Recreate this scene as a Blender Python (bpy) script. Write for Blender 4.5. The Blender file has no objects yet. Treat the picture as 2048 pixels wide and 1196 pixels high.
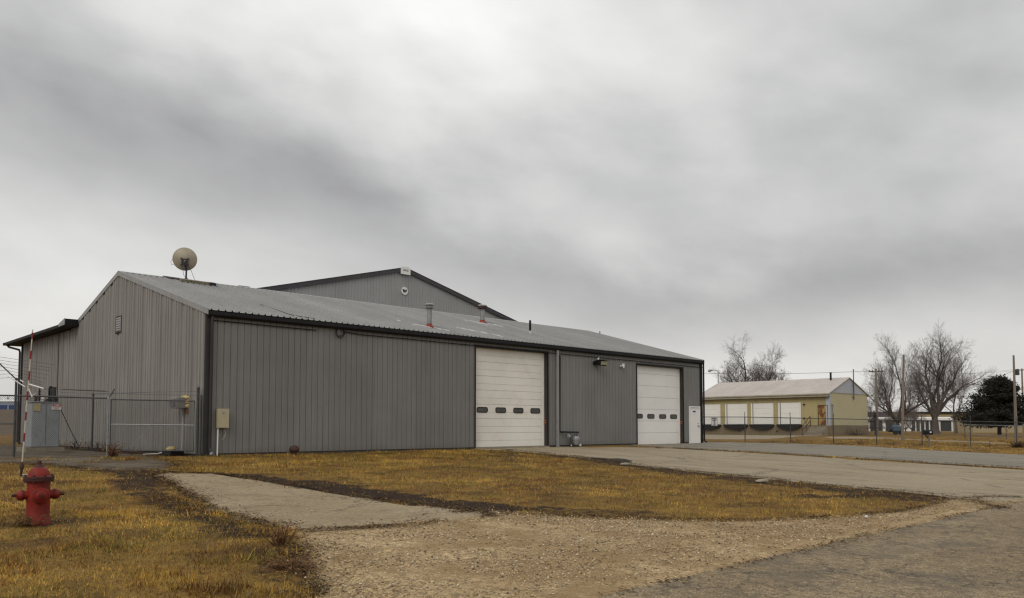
import bpy, bmesh, math, random
import numpy as np
from math import radians, sin, cos, pi, sqrt, exp, atan2
from mathutils import Vector, Matrix, noise as mnoise
from mathutils.geometry import delaunay_2d_cdt

rng = random.Random(7)
nrg = np.random.default_rng(11)
scene = bpy.context.scene
COL = scene.collection

# ------------------------------------------------------------------ camera
FWD = radians(46.016)              # heading of the view, measured from +X
EYE = Vector((-10.604, -24.997, 0.94))
cam_d = bpy.data.cameras.new('camera')
cam_d.sensor_width = 36.0
cam_d.lens = 1597.0 / 2048.0 * 36.0
cam_d.shift_y = (768 - 598) / 2048.0
cam_d.clip_start = 0.1
cam_d.clip_end = 6000
cam = bpy.data.objects.new('camera', cam_d)
cam.location = EYE
cam.rotation_euler = (radians(90 + 3.0288), 0, FWD - pi / 2)
COL.objects.link(cam)
scene.camera = cam

# ------------------------------------------------------------------ world: overcast sky
SUN_EL, SUN_DIR = radians(42), Vector((-0.80, -0.36, 0.0)).normalized()   # horizontal direction towards the sun
world = bpy.data.worlds.new('World')
scene.world = world
world.use_nodes = True
wn, wl = world.node_tree.nodes, world.node_tree.links
wn.clear()

def wmath(op, a, b=None, c=None, clamp=False):
    n = wn.new('ShaderNodeMath'); n.operation = op; n.use_clamp = clamp
    for i, s in enumerate((a, b, c)):
        if s is None: continue
        if isinstance(s, (int, float)): n.inputs[i].default_value = s
        else: wl.new(s, n.inputs[i])
    return n.outputs[0]

def wdot(v, vec):
    n = wn.new('ShaderNodeVectorMath'); n.operation = 'DOT_PRODUCT'
    wl.new(v, n.inputs[0]); n.inputs[1].default_value = vec
    return n.outputs['Value']

tc = wn.new('ShaderNodeTexCoord')
nv = wn.new('ShaderNodeVectorMath'); nv.operation = 'NORMALIZE'
wl.new(tc.outputs['Generated'], nv.inputs[0])
DIR = nv.outputs[0]
sep = wn.new('ShaderNodeSeparateXYZ'); wl.new(DIR, sep.inputs[0])
f_ = wdot(DIR, (cos(FWD), sin(FWD), 0)); r_ = wdot(DIR, (sin(FWD), -cos(FWD), 0))
az = wmath('MULTIPLY', wmath('ARCTAN2', r_, f_), 180 / pi)
el = wmath('MULTIPLY', wmath('ARCSINE', sep.outputs[2]), 180 / pi)
# cloud coordinates on the dome: flattened vertically and slightly tilted, so banks run down to the right
comb = wn.new('ShaderNodeCombineXYZ')
wl.new(r_, comb.inputs[0]); wl.new(f_, comb.inputs[1])
wl.new(wmath('ADD', wmath('MULTIPLY', sep.outputs[2], 1.9), wmath('MULTIPLY', r_, 0.30)), comb.inputs[2])

def wnoise(scale, detail, rough, off=(0, 0, 0), dist=0.0):
    mp = wn.new('ShaderNodeMapping')
    mp.inputs['Location'].default_value = off
    wl.new(comb.outputs[0], mp.inputs[0])
    n = wn.new('ShaderNodeTexNoise')
    n.inputs['Scale'].default_value = scale
    n.inputs['Detail'].default_value = detail
    n.inputs['Roughness'].default_value = rough
    n.inputs['Distortion'].default_value = dist
    wl.new(mp.outputs[0], n.inputs['Vector'])
    return wmath('SUBTRACT', n.outputs['Fac'], 0.5)

n1 = wnoise(2.4, 4, 0.45, (3.1, 1.7, 0.4), 0.2)
n2 = wnoise(4.6, 5, 0.5, (8.2, 4.4, 1.3), 0.1)
n4 = wnoise(12.0, 5, 0.5, (2.2, 5.4, 3.3), 0.1)
n3 = wnoise(1.2, 3, 0.5, (1.2, 7.7, 2.2), 0.0)
# warp of the cloud-bank positions so that their outlines are ragged
azw = wmath('ADD', az, wmath('MULTIPLY', n1, 22.0))
elw = wmath('ADD', el, wmath('ADD', wmath('MULTIPLY', n1, 7.0), wmath('MULTIPLY', n2, 7.0)))
# banks: azimuth, elevation (degrees), half widths, tilt, brightness change
BANKS = [(-11, 32, 17, 9.0, -0.22, 0.32), (8, 20, 13, 4.5, -0.1, -0.08), (-34, 29, 8, 6, 0.0, -0.10),
         (-30, 19.5, 17, 6.0, -0.04, -0.18), (-12, 15.5, 15, 5.0, -0.16, -0.12), (4, 11.5, 14, 4.0, -0.10, -0.10),
         (20, 9.8, 18, 3.0, -0.02, -0.15), (29, 27, 9, 8, -0.2, -0.15), (16, 17, 12, 3.5, -0.05, -0.06),
         (31, 14, 7, 5.0, 0.0, -0.08), (-29, 8.0, 20, 5.5, -0.10, 0.19), (12, 3.8, 34, 2.8, 0.0, 0.13)]
val = None
for (a0, e0, wa, we, tilt, amp) in BANKS:
    da = wmath('SUBTRACT', azw, a0)
    de = wmath('SUBTRACT', wmath('SUBTRACT', elw, e0), wmath('MULTIPLY', da, tilt))
    q = wmath('ADD', wmath('POWER', wmath('ABSOLUTE', wmath('DIVIDE', da, wa)), 2.0),
              wmath('POWER', wmath('ABSOLUTE', wmath('DIVIDE', de, we)), 2.0))
    g = wmath('MULTIPLY', wmath('EXPONENT', wmath('MULTIPLY', q, -1.0)), amp)
    val = g if val is None else wmath('ADD', val, g)
# overcast base: brighter towards the zenith
base = wmath('ADD', 0.59, wmath('MULTIPLY', wmath('MAXIMUM', sep.outputs[2], 0.0), 0.26))
tot = wmath('ADD', base, val)
tot = wmath('ADD', tot, wmath('MULTIPLY', n1, 0.26))
tot = wmath('ADD', tot, wmath('MULTIPLY', n2, 0.34))
tot = wmath('ADD', tot, wmath('MULTIPLY', n3, 0.16))
tot = wmath('ADD', tot, wmath('MULTIPLY', n4, 0.13))
tot = wmath('MAXIMUM', tot, 0.2)
# colour: thick cloud is a touch bluer, thin cloud near the horizon a touch creamy
rampc = wn.new('ShaderNodeValToRGB')
rampc.color_ramp.elements[0].position = 0.2; rampc.color_ramp.elements[0].color = (0.955, 0.955, 0.985, 1)
rampc.color_ramp.elements[1].position = 0.75; rampc.color_ramp.elements[1].color = (1.0, 1.0, 0.985, 1)
wl.new(tot, rampc.inputs[0])
warm = wmath('MULTIPLY', wmath('EXPONENT', wmath('MULTIPLY', wmath('ABSOLUTE', el), -0.13)), 0.6, clamp=True)
mixw = wn.new('ShaderNodeMixRGB'); mixw.blend_type = 'MULTIPLY'
wl.new(warm, mixw.inputs[0]); wl.new(rampc.outputs[0], mixw.inputs[1]); mixw.inputs[2].default_value = (1.03, 0.985, 0.925, 1)
vmul = wn.new('ShaderNodeVectorMath'); vmul.operation = 'SCALE'
wl.new(mixw.outputs[0], vmul.inputs[0]); wl.new(wmath('MULTIPLY', tot, 10.0), vmul.inputs['Scale'])
sky = wn.new('ShaderNodeTexSky'); sky.sky_type = 'NISHITA'; sky.sun_disc = False
sky.sun_elevation = SUN_EL
sky.sun_rotation = atan2(SUN_DIR.x, SUN_DIR.y)
sky.dust_density = 3.0
mixs = wn.new('ShaderNodeMixRGB'); mixs.inputs[0].default_value = 0.97       # cloud cover: only a trace of clear sky
wl.new(sky.outputs[0], mixs.inputs[1]); wl.new(vmul.outputs[0], mixs.inputs[2])
bg = wn.new('ShaderNodeBackground'); bg.inputs['Strength'].default_value = 0.1
wl.new(mixs.outputs[0], bg.inputs['Color'])
wo = wn.new('ShaderNodeOutputWorld'); wl.new(bg.outputs[0], wo.inputs['Surface'])

# ------------------------------------------------------------------ sun behind the cloud
sun_d = bpy.data.lights.new('sun', 'SUN')
sun_d.energy = 1.1
sun_d.angle = radians(35)
sun_d.color = (1.0, 0.94, 0.85)
sun = bpy.data.objects.new('sun', sun_d)
sv = SUN_DIR * cos(SUN_EL) + Vector((0, 0, sin(SUN_EL)))
sun.rotation_euler = sv.to_track_quat('Z', 'Y').to_euler()
sun.location = (-40, -40, 60)
COL.objects.link(sun)

scene.view_settings.view_transform = 'Standard'
scene.view_settings.look = 'None'
scene.view_settings.exposure = 0.0
scene.view_settings.gamma = 1.0
scene.view_settings.use_curve_mapping = False
scene.cycles.max_bounces = 5
scene.cycles.use_denoising = True
scene.cycles.denoising_input_passes = 'RGB_ALBEDO_NORMAL'
scene.cycles.filter_width = 1.3

# ------------------------------------------------------------------ helpers: meshes
class MB:
    """Collects shapes that become one mesh object."""
    def __init__(self):
        self.v, self.f = [], []
    def add(self, vs, fs):
        o = len(self.v)
        self.v += [tuple(p) for p in vs]
        self.f += [tuple(i + o for i in q) for q in fs]
        return self
    def box(self, x0, x1, y0, y1, z0, z1):
        vs = [(x, y, z) for z in (z0, z1) for y in (y0, y1) for x in (x0, x1)]
        return self.add(vs, [(0, 2, 3, 1), (4, 5, 7, 6), (0, 1, 5, 4), (2, 6, 7, 3), (0, 4, 6, 2), (1, 3, 7, 5)])
    def obox(self, c, ax, ay, az):
        """box from a centre and three half-extent vectors"""
        c, ax, ay, az = Vector(c), Vector(ax), Vector(ay), Vector(az)
        vs = [c + ax * i + ay * j + az * k for k in (-1, 1) for j in (-1, 1) for i in (-1, 1)]
        return self.add(vs, [(0, 2, 3, 1), (4, 5, 7, 6), (0, 1, 5, 4), (2, 6, 7, 3), (0, 4, 6, 2), (1, 3, 7, 5)])
    def tube(self, pts, rad, n=8, caps=True):
        pts = [Vector(p) for p in pts]
        rads = rad if isinstance(rad, (list, tuple)) else [rad] * len(pts)
        vs, fs = [], []
        up = None
        for i, p in enumerate(pts):
            t = (pts[min(i + 1, len(pts) - 1)] - pts[max(i - 1, 0)])
            t = t.normalized() if t.length > 1e-9 else Vector((0, 0, 1))
            if up is None:
                up = Vector((0, 0, 1)) if abs(t.z) < 0.9 else Vector((1, 0, 0))
            a = t.cross(up)
            if a.length < 1e-6: a = t.cross(Vector((0, 1, 0)))
            a.normalize(); b = a.cross(t).normalized(); up = b
            for k in range(n):
                th = 2 * pi * k / n
                vs.append(p + (a * cos(th) + b * sin(th)) * rads[i])
        for i in range(len(pts) - 1):
            for k in range(n):
                k2 = (k + 1) % n
                fs.append((i * n + k, i * n + k2, (i + 1) * n + k2, (i + 1) * n + k))
        if caps:
            fs.append(tuple(range(n - 1, -1, -1)))
            fs.append(tuple((len(pts) - 1) * n + k for k in range(n)))
        return self.add(vs, fs)
    def lathe(self, prof, c=(0, 0, 0), n=24, axis=(0, 0, 1)):
        """prof: (radius, distance along axis)"""
        c = Vector(c); ax = Vector(axis).normalized()
        a = ax.orthogonal().normalized(); b = ax.cross(a)
        vs, fs = [], []
        for (r, h) in prof:
            for k in range(n):
                th = 2 * pi * k / n
                vs.append(c + ax * h + (a * cos(th) + b * sin(th)) * max(r, 1e-4))
        m = len(prof)
        for i in range(m - 1):
            for k in range(n):
                k2 = (k + 1) % n
                fs.append((i * n + k, i * n + k2, (i + 1) * n + k2, (i + 1) * n + k))
        fs.append(tuple(range(n - 1, -1, -1)))
        fs.append(tuple((m - 1) * n + k for k in range(n)))
        return self.add(vs, fs)
    def prism(self, poly, place, d0, d1):
        """poly: list of 2D points; place(p, d) -> 3D"""
        n = len(poly)
        vs = [place(p, d0) for p in poly] + [place(p, d1) for p in poly]
        fs = [tuple(range(n - 1, -1, -1)), tuple(range(n, 2 * n))]
        fs += [(i, (i + 1) % n, n + (i + 1) % n, n + i) for i in range(n)]
        return self.add(vs, fs)
    def mesh(self, name, mat=None, smooth=False):
        me = bpy.data.meshes.new(name)
        me.from_pydata(self.v, [], self.f)
        bm = bmesh.new(); bm.from_mesh(me)
        bmesh.ops.recalc_face_normals(bm, faces=bm.faces)
        bm.to_mesh(me); bm.free()
        if mat: me.materials.append(mat)
        if smooth:
            me.polygons.foreach_set('use_smooth', [True] * len(me.polygons))
            try: me.set_sharp_from_angle(angle=radians(40))
            except Exception: pass
        me.update()
        return me
    def build(self, name, mat, parent=None, smooth=False, bevel=0.0):
        o = link(name, self.mesh(name, mat, smooth), parent)
        if bevel > 0:
            m = o.modifiers.new('bevel', 'BEVEL'); m.width = bevel; m.segments = 2; m.limit_method = 'ANGLE'
        return o

def link(name, me, parent=None, loc=None):
    o = bpy.data.objects.new(name, me)
    COL.objects.link(o)
    if loc is not None: o.location = loc
    if parent is not None:
        o.parent = parent
        if parent.type == 'EMPTY':
            o.matrix_parent_inverse = Matrix.Translation(-Vector(parent.location))
    return o

def tag(o, label=None, cat=None, group=None, kind=None):
    if label: o['label'] = label
    if cat: o['category'] = cat
    if group: o['group'] = group
    if kind: o['kind'] = kind
    return o

def thing(name, label, cat, loc, group=None):
    o = bpy.data.objects.new(name, None)
    o.empty_display_size = 0.3
    o.location = loc
    COL.objects.link(o)
    return tag(o, label, cat, group)

def raw_mesh(name, v, f, mat, cols=None, kind_tri=True):
    """big numpy mesh; f is an (n,3) or (n,4) array"""
    me = bpy.data.meshes.new(name)
    k = f.shape[1]
    me.vertices.add(len(v)); me.vertices.foreach_set('co', np.asarray(v, np.float32).ravel())
    me.loops.add(f.size); me.loops.foreach_set('vertex_index', np.asarray(f, np.int32).ravel())
    me.polygons.add(len(f))
    me.polygons.foreach_set('loop_start', np.arange(0, f.size, k, dtype=np.int32))
    me.polygons.foreach_set('loop_total', np.full(len(f), k, np.int32))
    me.update(calc_edges=True)
    if cols is not None:
        at = me.color_attributes.new('col', 'FLOAT_COLOR', 'POINT')
        at.data.foreach_set('color', np.asarray(cols, np.float32).ravel())
    me.materials.append(mat)
    return me

def text_mesh(name, txt, size, mat, place, parent, align='CENTER', bold=0.0):
    """flat lettering; place maps (u, v) to 3D"""
    cu_ = bpy.data.curves.new(name, 'FONT')
    cu_.body = txt; cu_.size = size; cu_.align_x = align; cu_.align_y = 'CENTER'; cu_.offset = bold
    ob = bpy.data.objects.new(name + '_tmp', cu_)
    COL.objects.link(ob)
    dg = bpy.context.evaluated_depsgraph_get()
    me = bpy.data.meshes.new_from_object(ob.evaluated_get(dg))
    bpy.data.objects.remove(ob)
    for vv in me.vertices:
        vv.co = Vector(place(vv.co.x, vv.co.y))
    me.materials.clear(); me.materials.append(mat)
    return link(name, me, parent)

# ------------------------------------------------------------------ helpers: materials
def new_mat(name):
    m = bpy.data.materials.new(name); m.use_nodes = True
    nt = m.node_tree; nt.nodes.clear()
    out = nt.nodes.new('ShaderNodeOutputMaterial')
    b = nt.nodes.new('ShaderNodeBsdfPrincipled')
    nt.links.new(b.outputs[0], out.inputs[0])
    return m, nt, b

class G:
    """tiny node-graph helper"""
    def __init__(s, nt):
        s.nt = nt; s.n = nt.nodes; s.l = nt.links
        s.geo = s.n.new('ShaderNodeNewGeometry'); s.pos = s.geo.outputs['Position']
    def put(s, sock, v):
        if isinstance(v, (int, float)): sock.default_value = v
        elif isinstance(v, tuple): sock.default_value = v if len(v) == 4 or sock.type == 'VECTOR' else v + (1,)
        else: s.l.new(v, sock)
    def math(s, op, a, b=None, clamp=False):
        n = s.n.new('ShaderNodeMath'); n.operation = op; n.use_clamp = clamp
        s.put(n.inputs[0], a)
        if b is not None: s.put(n.inputs[1], b)
        return n.outputs[0]
    def map(s, scale, loc=(0, 0, 0), rot=(0, 0, 0)):
        n = s.n.new('ShaderNodeMapping')
        n.inputs['Scale'].default_value = scale if isinstance(scale, tuple) else (scale,) * 3
        n.inputs['Location'].default_value = loc; n.inputs['Rotation'].default_value = rot
        s.l.new(s.pos, n.inputs[0]); return n.outputs[0]
    def noise(s, scale, detail=4, rough=0.55, vec=None, dist=0.0):
        n = s.n.new('ShaderNodeTexNoise')
        n.inputs['Scale'].default_value = scale; n.inputs['Detail'].default_value = detail
        n.inputs['Roughness'].default_value = rough; n.inputs['Distortion'].default_value = dist
        s.l.new(vec if vec is not None else s.pos, n.inputs['Vector'])
        return n.outputs['Fac']
    def voro(s, scale, feature='F1', vec=None, out='Distance', rand=1.0):
        n = s.n.new('ShaderNodeTexVoronoi'); n.feature = feature
        n.inputs['Scale'].default_value = scale; n.inputs['Randomness'].default_value = rand
        s.l.new(vec if vec is not None else s.pos, n.inputs['Vector'])
        return n.outputs[out]
    def ramp(s, fac, stops):
        n = s.n.new('ShaderNodeValToRGB')
        e = n.color_ramp.elements
        while len(e) < len(stops): e.new(0.5)
        for i, (p, c) in enumerate(stops):
            e[i].position = p
            e[i].color = (c, c, c, 1) if isinstance(c, (int, float)) else tuple(c) + (1,)
        s.put(n.inputs[0], fac); return n.outputs[0]
    def mix(s, fac, a, b, mode='MIX'):
        n = s.n.new('ShaderNodeMixRGB'); n.blend_type = mode
        s.put(n.inputs[0], fac); s.put(n.inputs[1], a); s.put(n.inputs[2], b); return n.outputs[0]
    def attr(s, name, out='Color'):
        n = s.n.new('ShaderNodeAttribute'); n.attribute_name = name; return n.outputs[out]
    def rand(s):
        n = s.n.new('ShaderNodeObjectInfo'); return n.outputs['Random']
    def bump(s, h, strength=0.3, dist=0.02):
        n = s.n.new('ShaderNodeBump'); n.inputs['Strength'].default_value = strength
        n.inputs['Distance'].default_value = dist; s.put(n.inputs['Height'], h); return n.outputs[0]

def simple(name, col, rough=0.6, metal=0.0, var=0.2, scale=4.0, fine=0.12, bump=0.0, bscale=60, dirt=None, spec=None):
    """painted / metal / wood surface with uneven tone, optional dirt blotches"""
    m, nt, b = new_mat(name); g = G(nt)
    a = g.noise(scale, 5, 0.6)
    c = g.mix(1.0, g.ramp(a, [(0.3, tuple(x * (1 - var) for x in col)), (0.7, tuple(min(x * (1 + var), 1) for x in col))]),
              g.ramp(g.noise(scale * 14, 3, 0.6), [(0.3, 1 - fine), (0.7, 1 + fine)]), 'MULTIPLY')
    if dirt:
        c = g.mix(g.ramp(g.noise(scale * 1.7, 6, 0.7), [(0.52, 0.0), (0.72, 0.8)]), c, dirt)
    g.put(b.inputs['Base Color'], c)
    b.inputs['Roughness'].default_value = rough; b.inputs['Metallic'].default_value = metal
    if spec is not None: b.inputs['Specular IOR Level'].default_value = spec
    if bump > 0: g.put(b.inputs['Normal'], g.bump(g.noise(bscale, 4, 0.6), bump, 0.01))
    return m

def siding_mat(name, col, rough=0.5, streak=0.16, objvar=0.06, dirt_low=0.25, metal=0.0, dirtcol=(0.09, 0.075, 0.055)):
    """painted steel siding: vertical streaks, a grimy foot, panel-to-panel variation"""
    m, nt, b = new_mat(name); g = G(nt)
    st = g.noise(1.0, 5, 0.65, g.map((7.0, 7.0, 0.35)))
    c = g.ramp(st, [(0.25, tuple(x * (1 - streak) for x in col)), (0.75, tuple(x * (1 + streak) for x in col))])
    c = g.mix(1.0, c, g.ramp(g.noise(0.5, 4, 0.6), [(0.3, 0.9), (0.7, 1.08)]), 'MULTIPLY')
    c = g.mix(1.0, c, g.ramp(g.rand(), [(0.0, 1 - objvar), (1.0, 1 + objvar)]), 'MULTIPLY')
    c = g.mix(1.0, c, g.ramp(g.noise(55, 2, 0.5), [(0.3, 0.93), (0.7, 1.07)]), 'MULTIPLY')
    sx = g.n.new('ShaderNodeSeparateXYZ'); g.l.new(g.pos, sx.inputs[0])
    low = g.math('SUBTRACT', 0.55, g.math('ADD', sx.outputs[2], g.math('MULTIPLY', g.noise(1.6, 5, 0.7), 0.5)))
    c = g.mix(g.math('MULTIPLY', g.math('MAXIMUM', low, 0.0, True), dirt_low * 3, True), c, dirtcol)
    g.put(b.inputs['Base Color'], c)
    b.inputs['Roughness'].default_value = rough; b.inputs['Metallic'].default_value = metal
    g.put(b.inputs['Normal'], g.bump(g.noise(3.5, 3, 0.5), 0.12, 0.02))
    return m

M = {}
M['siding'] = siding_mat('siding_grey', (0.167, 0.164, 0.157), 0.55, 0.14, 0.07, 0.4)
M['gable'] = siding_mat('siding_weathered', (0.222, 0.210, 0.194), 0.6, 0.20, 0.06)
M['hall'] = siding_mat('siding_hall', (0.275, 0.28, 0.282), 0.5, 0.06, 0.03, 0.0)
M['roof'] = siding_mat('roof_galvanised', (0.25, 0.25, 0.243), 0.5, 0.16, 0.09, 0.0, 0.15)
M['trim_dark'] = simple('trim_charcoal', (0.011, 0.0105, 0.012), 0.65, 0, 0.3, 2, spec=0.25)
M['trim_corner'] = simple('trim_corner', (0.034, 0.032, 0.031), 0.6, 0, 0.25, 2, spec=0.3)
M['trim_slate'] = simple('trim_slate', (0.055, 0.052, 0.060), 0.6, 0, 0.15, 1, spec=0.3)
M['trim_light'] = simple('trim_galvanised', (0.26, 0.255, 0.25), 0.45, 0.2, 0.15, 2)
M['brown_jamb'] = simple('jamb_brown', (0.03, 0.022, 0.018), 0.6, 0, 0.3, 3)
M['core'] = simple('wall_core', (0.05, 0.047, 0.042), 0.8, 0, 0.2, 2)
M['white_door'] = simple('door_white', (0.78, 0.765, 0.73), 0.45, 0, 0.04, 0.5, 0.015, dirt=(0.73, 0.705, 0.66))
M['white_old'] = simple('door_white_old', (0.75, 0.72, 0.66), 0.5, 0, 0.06, 0.6, 0.02, dirt=(0.67, 0.61, 0.53))
M['white'] = simple('white_paint', (0.72, 0.72, 0.70), 0.45, 0, 0.06, 3, 0.04)
M['cream'] = simple('cream_fibreglass', (0.50, 0.48, 0.40), 0.5, 0, 0.1, 5)
M['black'] = simple('black_plastic', (0.007, 0.007, 0.007), 0.55, 0, 0.3, 5, spec=0.25)
M['rubber'] = simple('black_rubber', (0.010, 0.010, 0.010), 0.8, 0, 0.3, 3)
M['steel'] = simple('galvanised_steel', (0.25, 0.26, 0.265), 0.5, 0.3, 0.2, 6)
M['steel_dark'] = simple('weathered_steel', (0.055, 0.056, 0.058), 0.6, 0.2, 0.25, 6)
M['wire'] = simple('fence_wire', (0.085, 0.087, 0.09), 0.6, 0.2, 0.15, 3)
M['beige'] = simple('beige_enamel', (0.40, 0.35, 0.23), 0.45, 0, 0.06, 4)
M['red_boot'] = simple('red_silicone', (0.26, 0.035, 0.02), 0.6, 0, 0.2, 6)
m, nt, b = new_mat('hydrant_red'); g = G(nt)
c = g.ramp(g.noise(5, 5, 0.65), [(0.28, (0.11, 0.010, 0.007)), (0.55, (0.205, 0.014, 0.007)), (0.75, (0.235, 0.022, 0.011))])
c = g.mix(g.ramp(g.noise(26, 5, 0.7), [(0.58, 0), (0.66, 0.8)]), c, (0.075, 0.014, 0.010))
c = g.mix(g.ramp(g.noise(48, 4, 0.7, g.map(1.0, (2, 7, 3))), [(0.66, 0), (0.70, 0.9)]), c, (0.17, 0.085, 0.06))
g.put(b.inputs['Base Color'], c); b.inputs['Roughness'].default_value = 0.55; b.inputs['Specular IOR Level'].default_value = 0.3
g.put(b.inputs['Normal'], g.bump(g.noise(60, 4, 0.6), 0.25, 0.01))
M['hydrant'] = m
M['hydrant_dark'] = simple('hydrant_grime', (0.050, 0.010, 0.008), 0.7, 0, 0.3, 9, 0.2, 0.2, 90)
M['red'] = simple('red_tape', (0.20, 0.012, 0.014), 0.45, 0, 0.2, 9)
M['rust'] = simple('rusty_iron', (0.05, 0.022, 0.015), 0.8, 0, 0.4, 8, 0.2, 0.3, 70)
M['rust_orange'] = simple('rust_orange', (0.22, 0.075, 0.02), 0.8, 0, 0.5, 5, 0.3)
M['transformer'] = simple('transformer_grey', (0.27, 0.29, 0.305), 0.5, 0, 0.10, 2.5, 0.06, dirt=(0.19, 0.195, 0.195))
M['concrete'] = simple('concrete', (0.25, 0.215, 0.16), 0.85, 0, 0.2, 1.5, 0.15, 0.2, 40, dirt=(0.16, 0.14, 0.11))
M['foundation'] = siding_mat('foundation_tan', (0.20, 0.155, 0.095), 0.85, 0.2, 0.04, 0.2, 0.0, (0.13, 0.085, 0.05))
M['dish'] = simple('dish_beige', (0.33, 0.29, 0.215), 0.5, 0, 0.12, 3, 0.05)
M['dish_dark'] = simple('dish_mount', (0.035, 0.028, 0.04), 0.6, 0, 0.2, 5)
M['foam'] = simple('foam_yellow', (0.52, 0.41, 0.18), 0.9, 0, 0.25, 20, 0.2, 0.4, 60)
M['frost'] = simple('frost_white', (0.40, 0.40, 0.39), 0.6, 0, 0.1, 12, 0.1)
M['yellow_wall'] = siding_mat('siding_yellow', (0.38, 0.32, 0.16), 0.6, 0.12, 0.04, 0.1)
M['pale_wall'] = simple('block_pale_yellow', (0.46, 0.42, 0.27), 0.8, 0, 0.06, 0.5, 0.04)
M['pale_gable'] = simple('gable_pale_blue', (0.40, 0.42, 0.46), 0.6, 0, 0.05, 0.6, 0.03)
M['pink_roof'] = siding_mat('roof_pinkish', (0.46, 0.415, 0.38), 0.55, 0.10, 0.05, 0.0)
M['cream_trim'] = simple('fascia_cream', (0.40, 0.37, 0.29), 0.6, 0, 0.12, 1)
M['rusty_door'] = None
M['tan_wall'] = simple('wall_tan', (0.38, 0.31, 0.185), 0.8, 0, 0.06, 0.4, 0.03)
M['shed_dark'] = simple('shed_dark_green', (0.035, 0.04, 0.04), 0.6, 0, 0.2, 1)
M['pole'] = siding_mat('pole_wood', (0.19, 0.155, 0.125), 0.85, 0.3, 0.12, 0.0)
M['bark'] = siding_mat('bark', (0.10, 0.082, 0.073), 0.9, 0.3, 0.1, 0.0)
M['twig'] = simple('twig', (0.15, 0.122, 0.112), 0.9, 0, 0.25, 2)
M['bark_dark'] = simple('bark_dark', (0.030, 0.024, 0.025), 0.9, 0, 0.3, 3)
M['blue_metal'] = simple('blue_door', (0.02, 0.045, 0.16), 0.5, 0, 0.1, 0.5)
M['blue_wall'] = simple('pale_blue_wall', (0.24, 0.29, 0.34), 0.6, 0, 0.1, 0.3)
M['tarp'] = simple('blue_tarp', (0.03, 0.055, 0.08), 0.5, 0, 0.25, 2)
M['gold_label'] = simple('label_tan', (0.42, 0.36, 0.2), 0.7, 0, 0.2, 9)
M['sign_red'] = simple('sign_red', (0.36, 0.05, 0.035), 0.55, 0, 0.1, 9)
M['lens'] = simple('lamp_lens', (0.36, 0.37, 0.24), 0.3, 0, 0.2, 20)
M['orange'] = simple('safety_orange', (0.55, 0.13, 0.03), 0.5, 0, 0.1, 9)
m, nt, b = new_mat('door_glass')
b.inputs['Base Color'].default_value = (0.035, 0.038, 0.036, 1); b.inputs['Roughness'].default_value = 0.12
g = G(nt); g.put(b.inputs['Base Color'], g.ramp(g.noise(3, 4), [(0.3, (0.03, 0.032, 0.03)), (0.7, (0.075, 0.075, 0.065))]))
M['glass'] = m
m, nt, b = new_mat('rusty_yellow_door'); g = G(nt)
c = g.mix(g.ramp(g.noise(1.3, 5, 0.65, g.map((1, 1, 0.8), (0, 3.2, 0.4))), [(0.47, 0), (0.56, 1)]), (0.36, 0.25, 0.08), (0.16, 0.05, 0.018))
g.put(b.inputs['Base Color'], g.mix(g.ramp(g.noise(9, 4), [(0.5, 0), (0.7, 0.6)]), c, (0.09, 0.03, 0.012)))
b.inputs['Roughness'].default_value = 0.75
M['rusty_door'] = m
def attr_mat(name, rough=0.9, mul=None):
    m, nt, b = new_mat(name); g = G(nt)
    g.put(b.inputs['Base Color'], g.attr('col')); b.inputs['Roughness'].default_value = rough
    b.inputs['Specular IOR Level'].default_value = 0.25
    return m
M['grass'] = attr_mat('dead_grass')
M['stones'] = attr_mat('stones', 0.85)
M['needles'] = attr_mat('needles', 0.8)

# ------------------------------------------------------------------ terrain
def sstep(a, b, x):
    t = np.clip((np.asarray(x, float) - a) / (b - a), 0, 1)
    return t * t * (3 - 2 * t)

def terr(x, y):
    """ground height: falls gently from the building to the road, rises again far behind"""
    x = np.asarray(x, float); y = np.asarray(y, float)
    z = np.where(y < 0, 0.028 * np.clip(y, -23.5, 0), 0.0)
    z = z + 6.6 * sstep(80, 300, y)
    return z

def tz(x, y): return float(terr(x, y))

def fbm(x, y, s, off=0.0, oct_=3):
    return mnoise.fractal(Vector((x * s + off, y * s - off * 0.7, off)), 0.9, 2.0, oct_)

PAD = [(-3.32, -5.6), (-2.54, -6.6), (-2.42, -8.7), (-2.5, -11.4), (-2.42, -13.3), (-2.2, -14.7), (-2.0, -15.5), (-2.3, -15.95),
       (-3.15, -15.95), (-4.2, -15.85), (-5.3, -15.5), (-5.35, -14.1), (-5.05, -12.1), (-4.65, -10.0), (-4.0, -7.4), (-3.8, -6.2)]
GRAVEL = [(-4.5, -15.2), (-5.32, -15.4), (-5.8, -16.4), (-6.38, -17.5), (-6.72, -18.4), (-7.3, -19.3), (-8.4, -20.1), (-10.5, -20.7),
          (-10.5, -20.75), (9.2, -20.75), (8.9, -20.3), (8.3, -19.75), (6.9, -19.45), (5.2, -19.6), (3.7, -19.55), (2.0, -19.1), (0.67, -18.6),
          (-0.2, -17.85), (-0.95, -16.95), (-1.44, -16.25), (-2.0, -15.35), (-3.0, -15.2)]
DRIVE = [(11.3, -0.02), (12.0, -1.2), (11.5, -4.7), (10.5, -7.9), (9.1, -10.6), (8.5, -14.2), (7.95, -17.0), (7.9, -18.8), (7.0, -20.0),
         (6.0, -20.75), (22.5, -20.75), (20.0, -18.7), (19.9, -17.0), (20.3, -15.3), (20.4, -11.7), (20.9, -7.1), (20.6, -3.6), (20.3, -1.2), (17.6, -0.9), (17.0, -0.02)]
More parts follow.
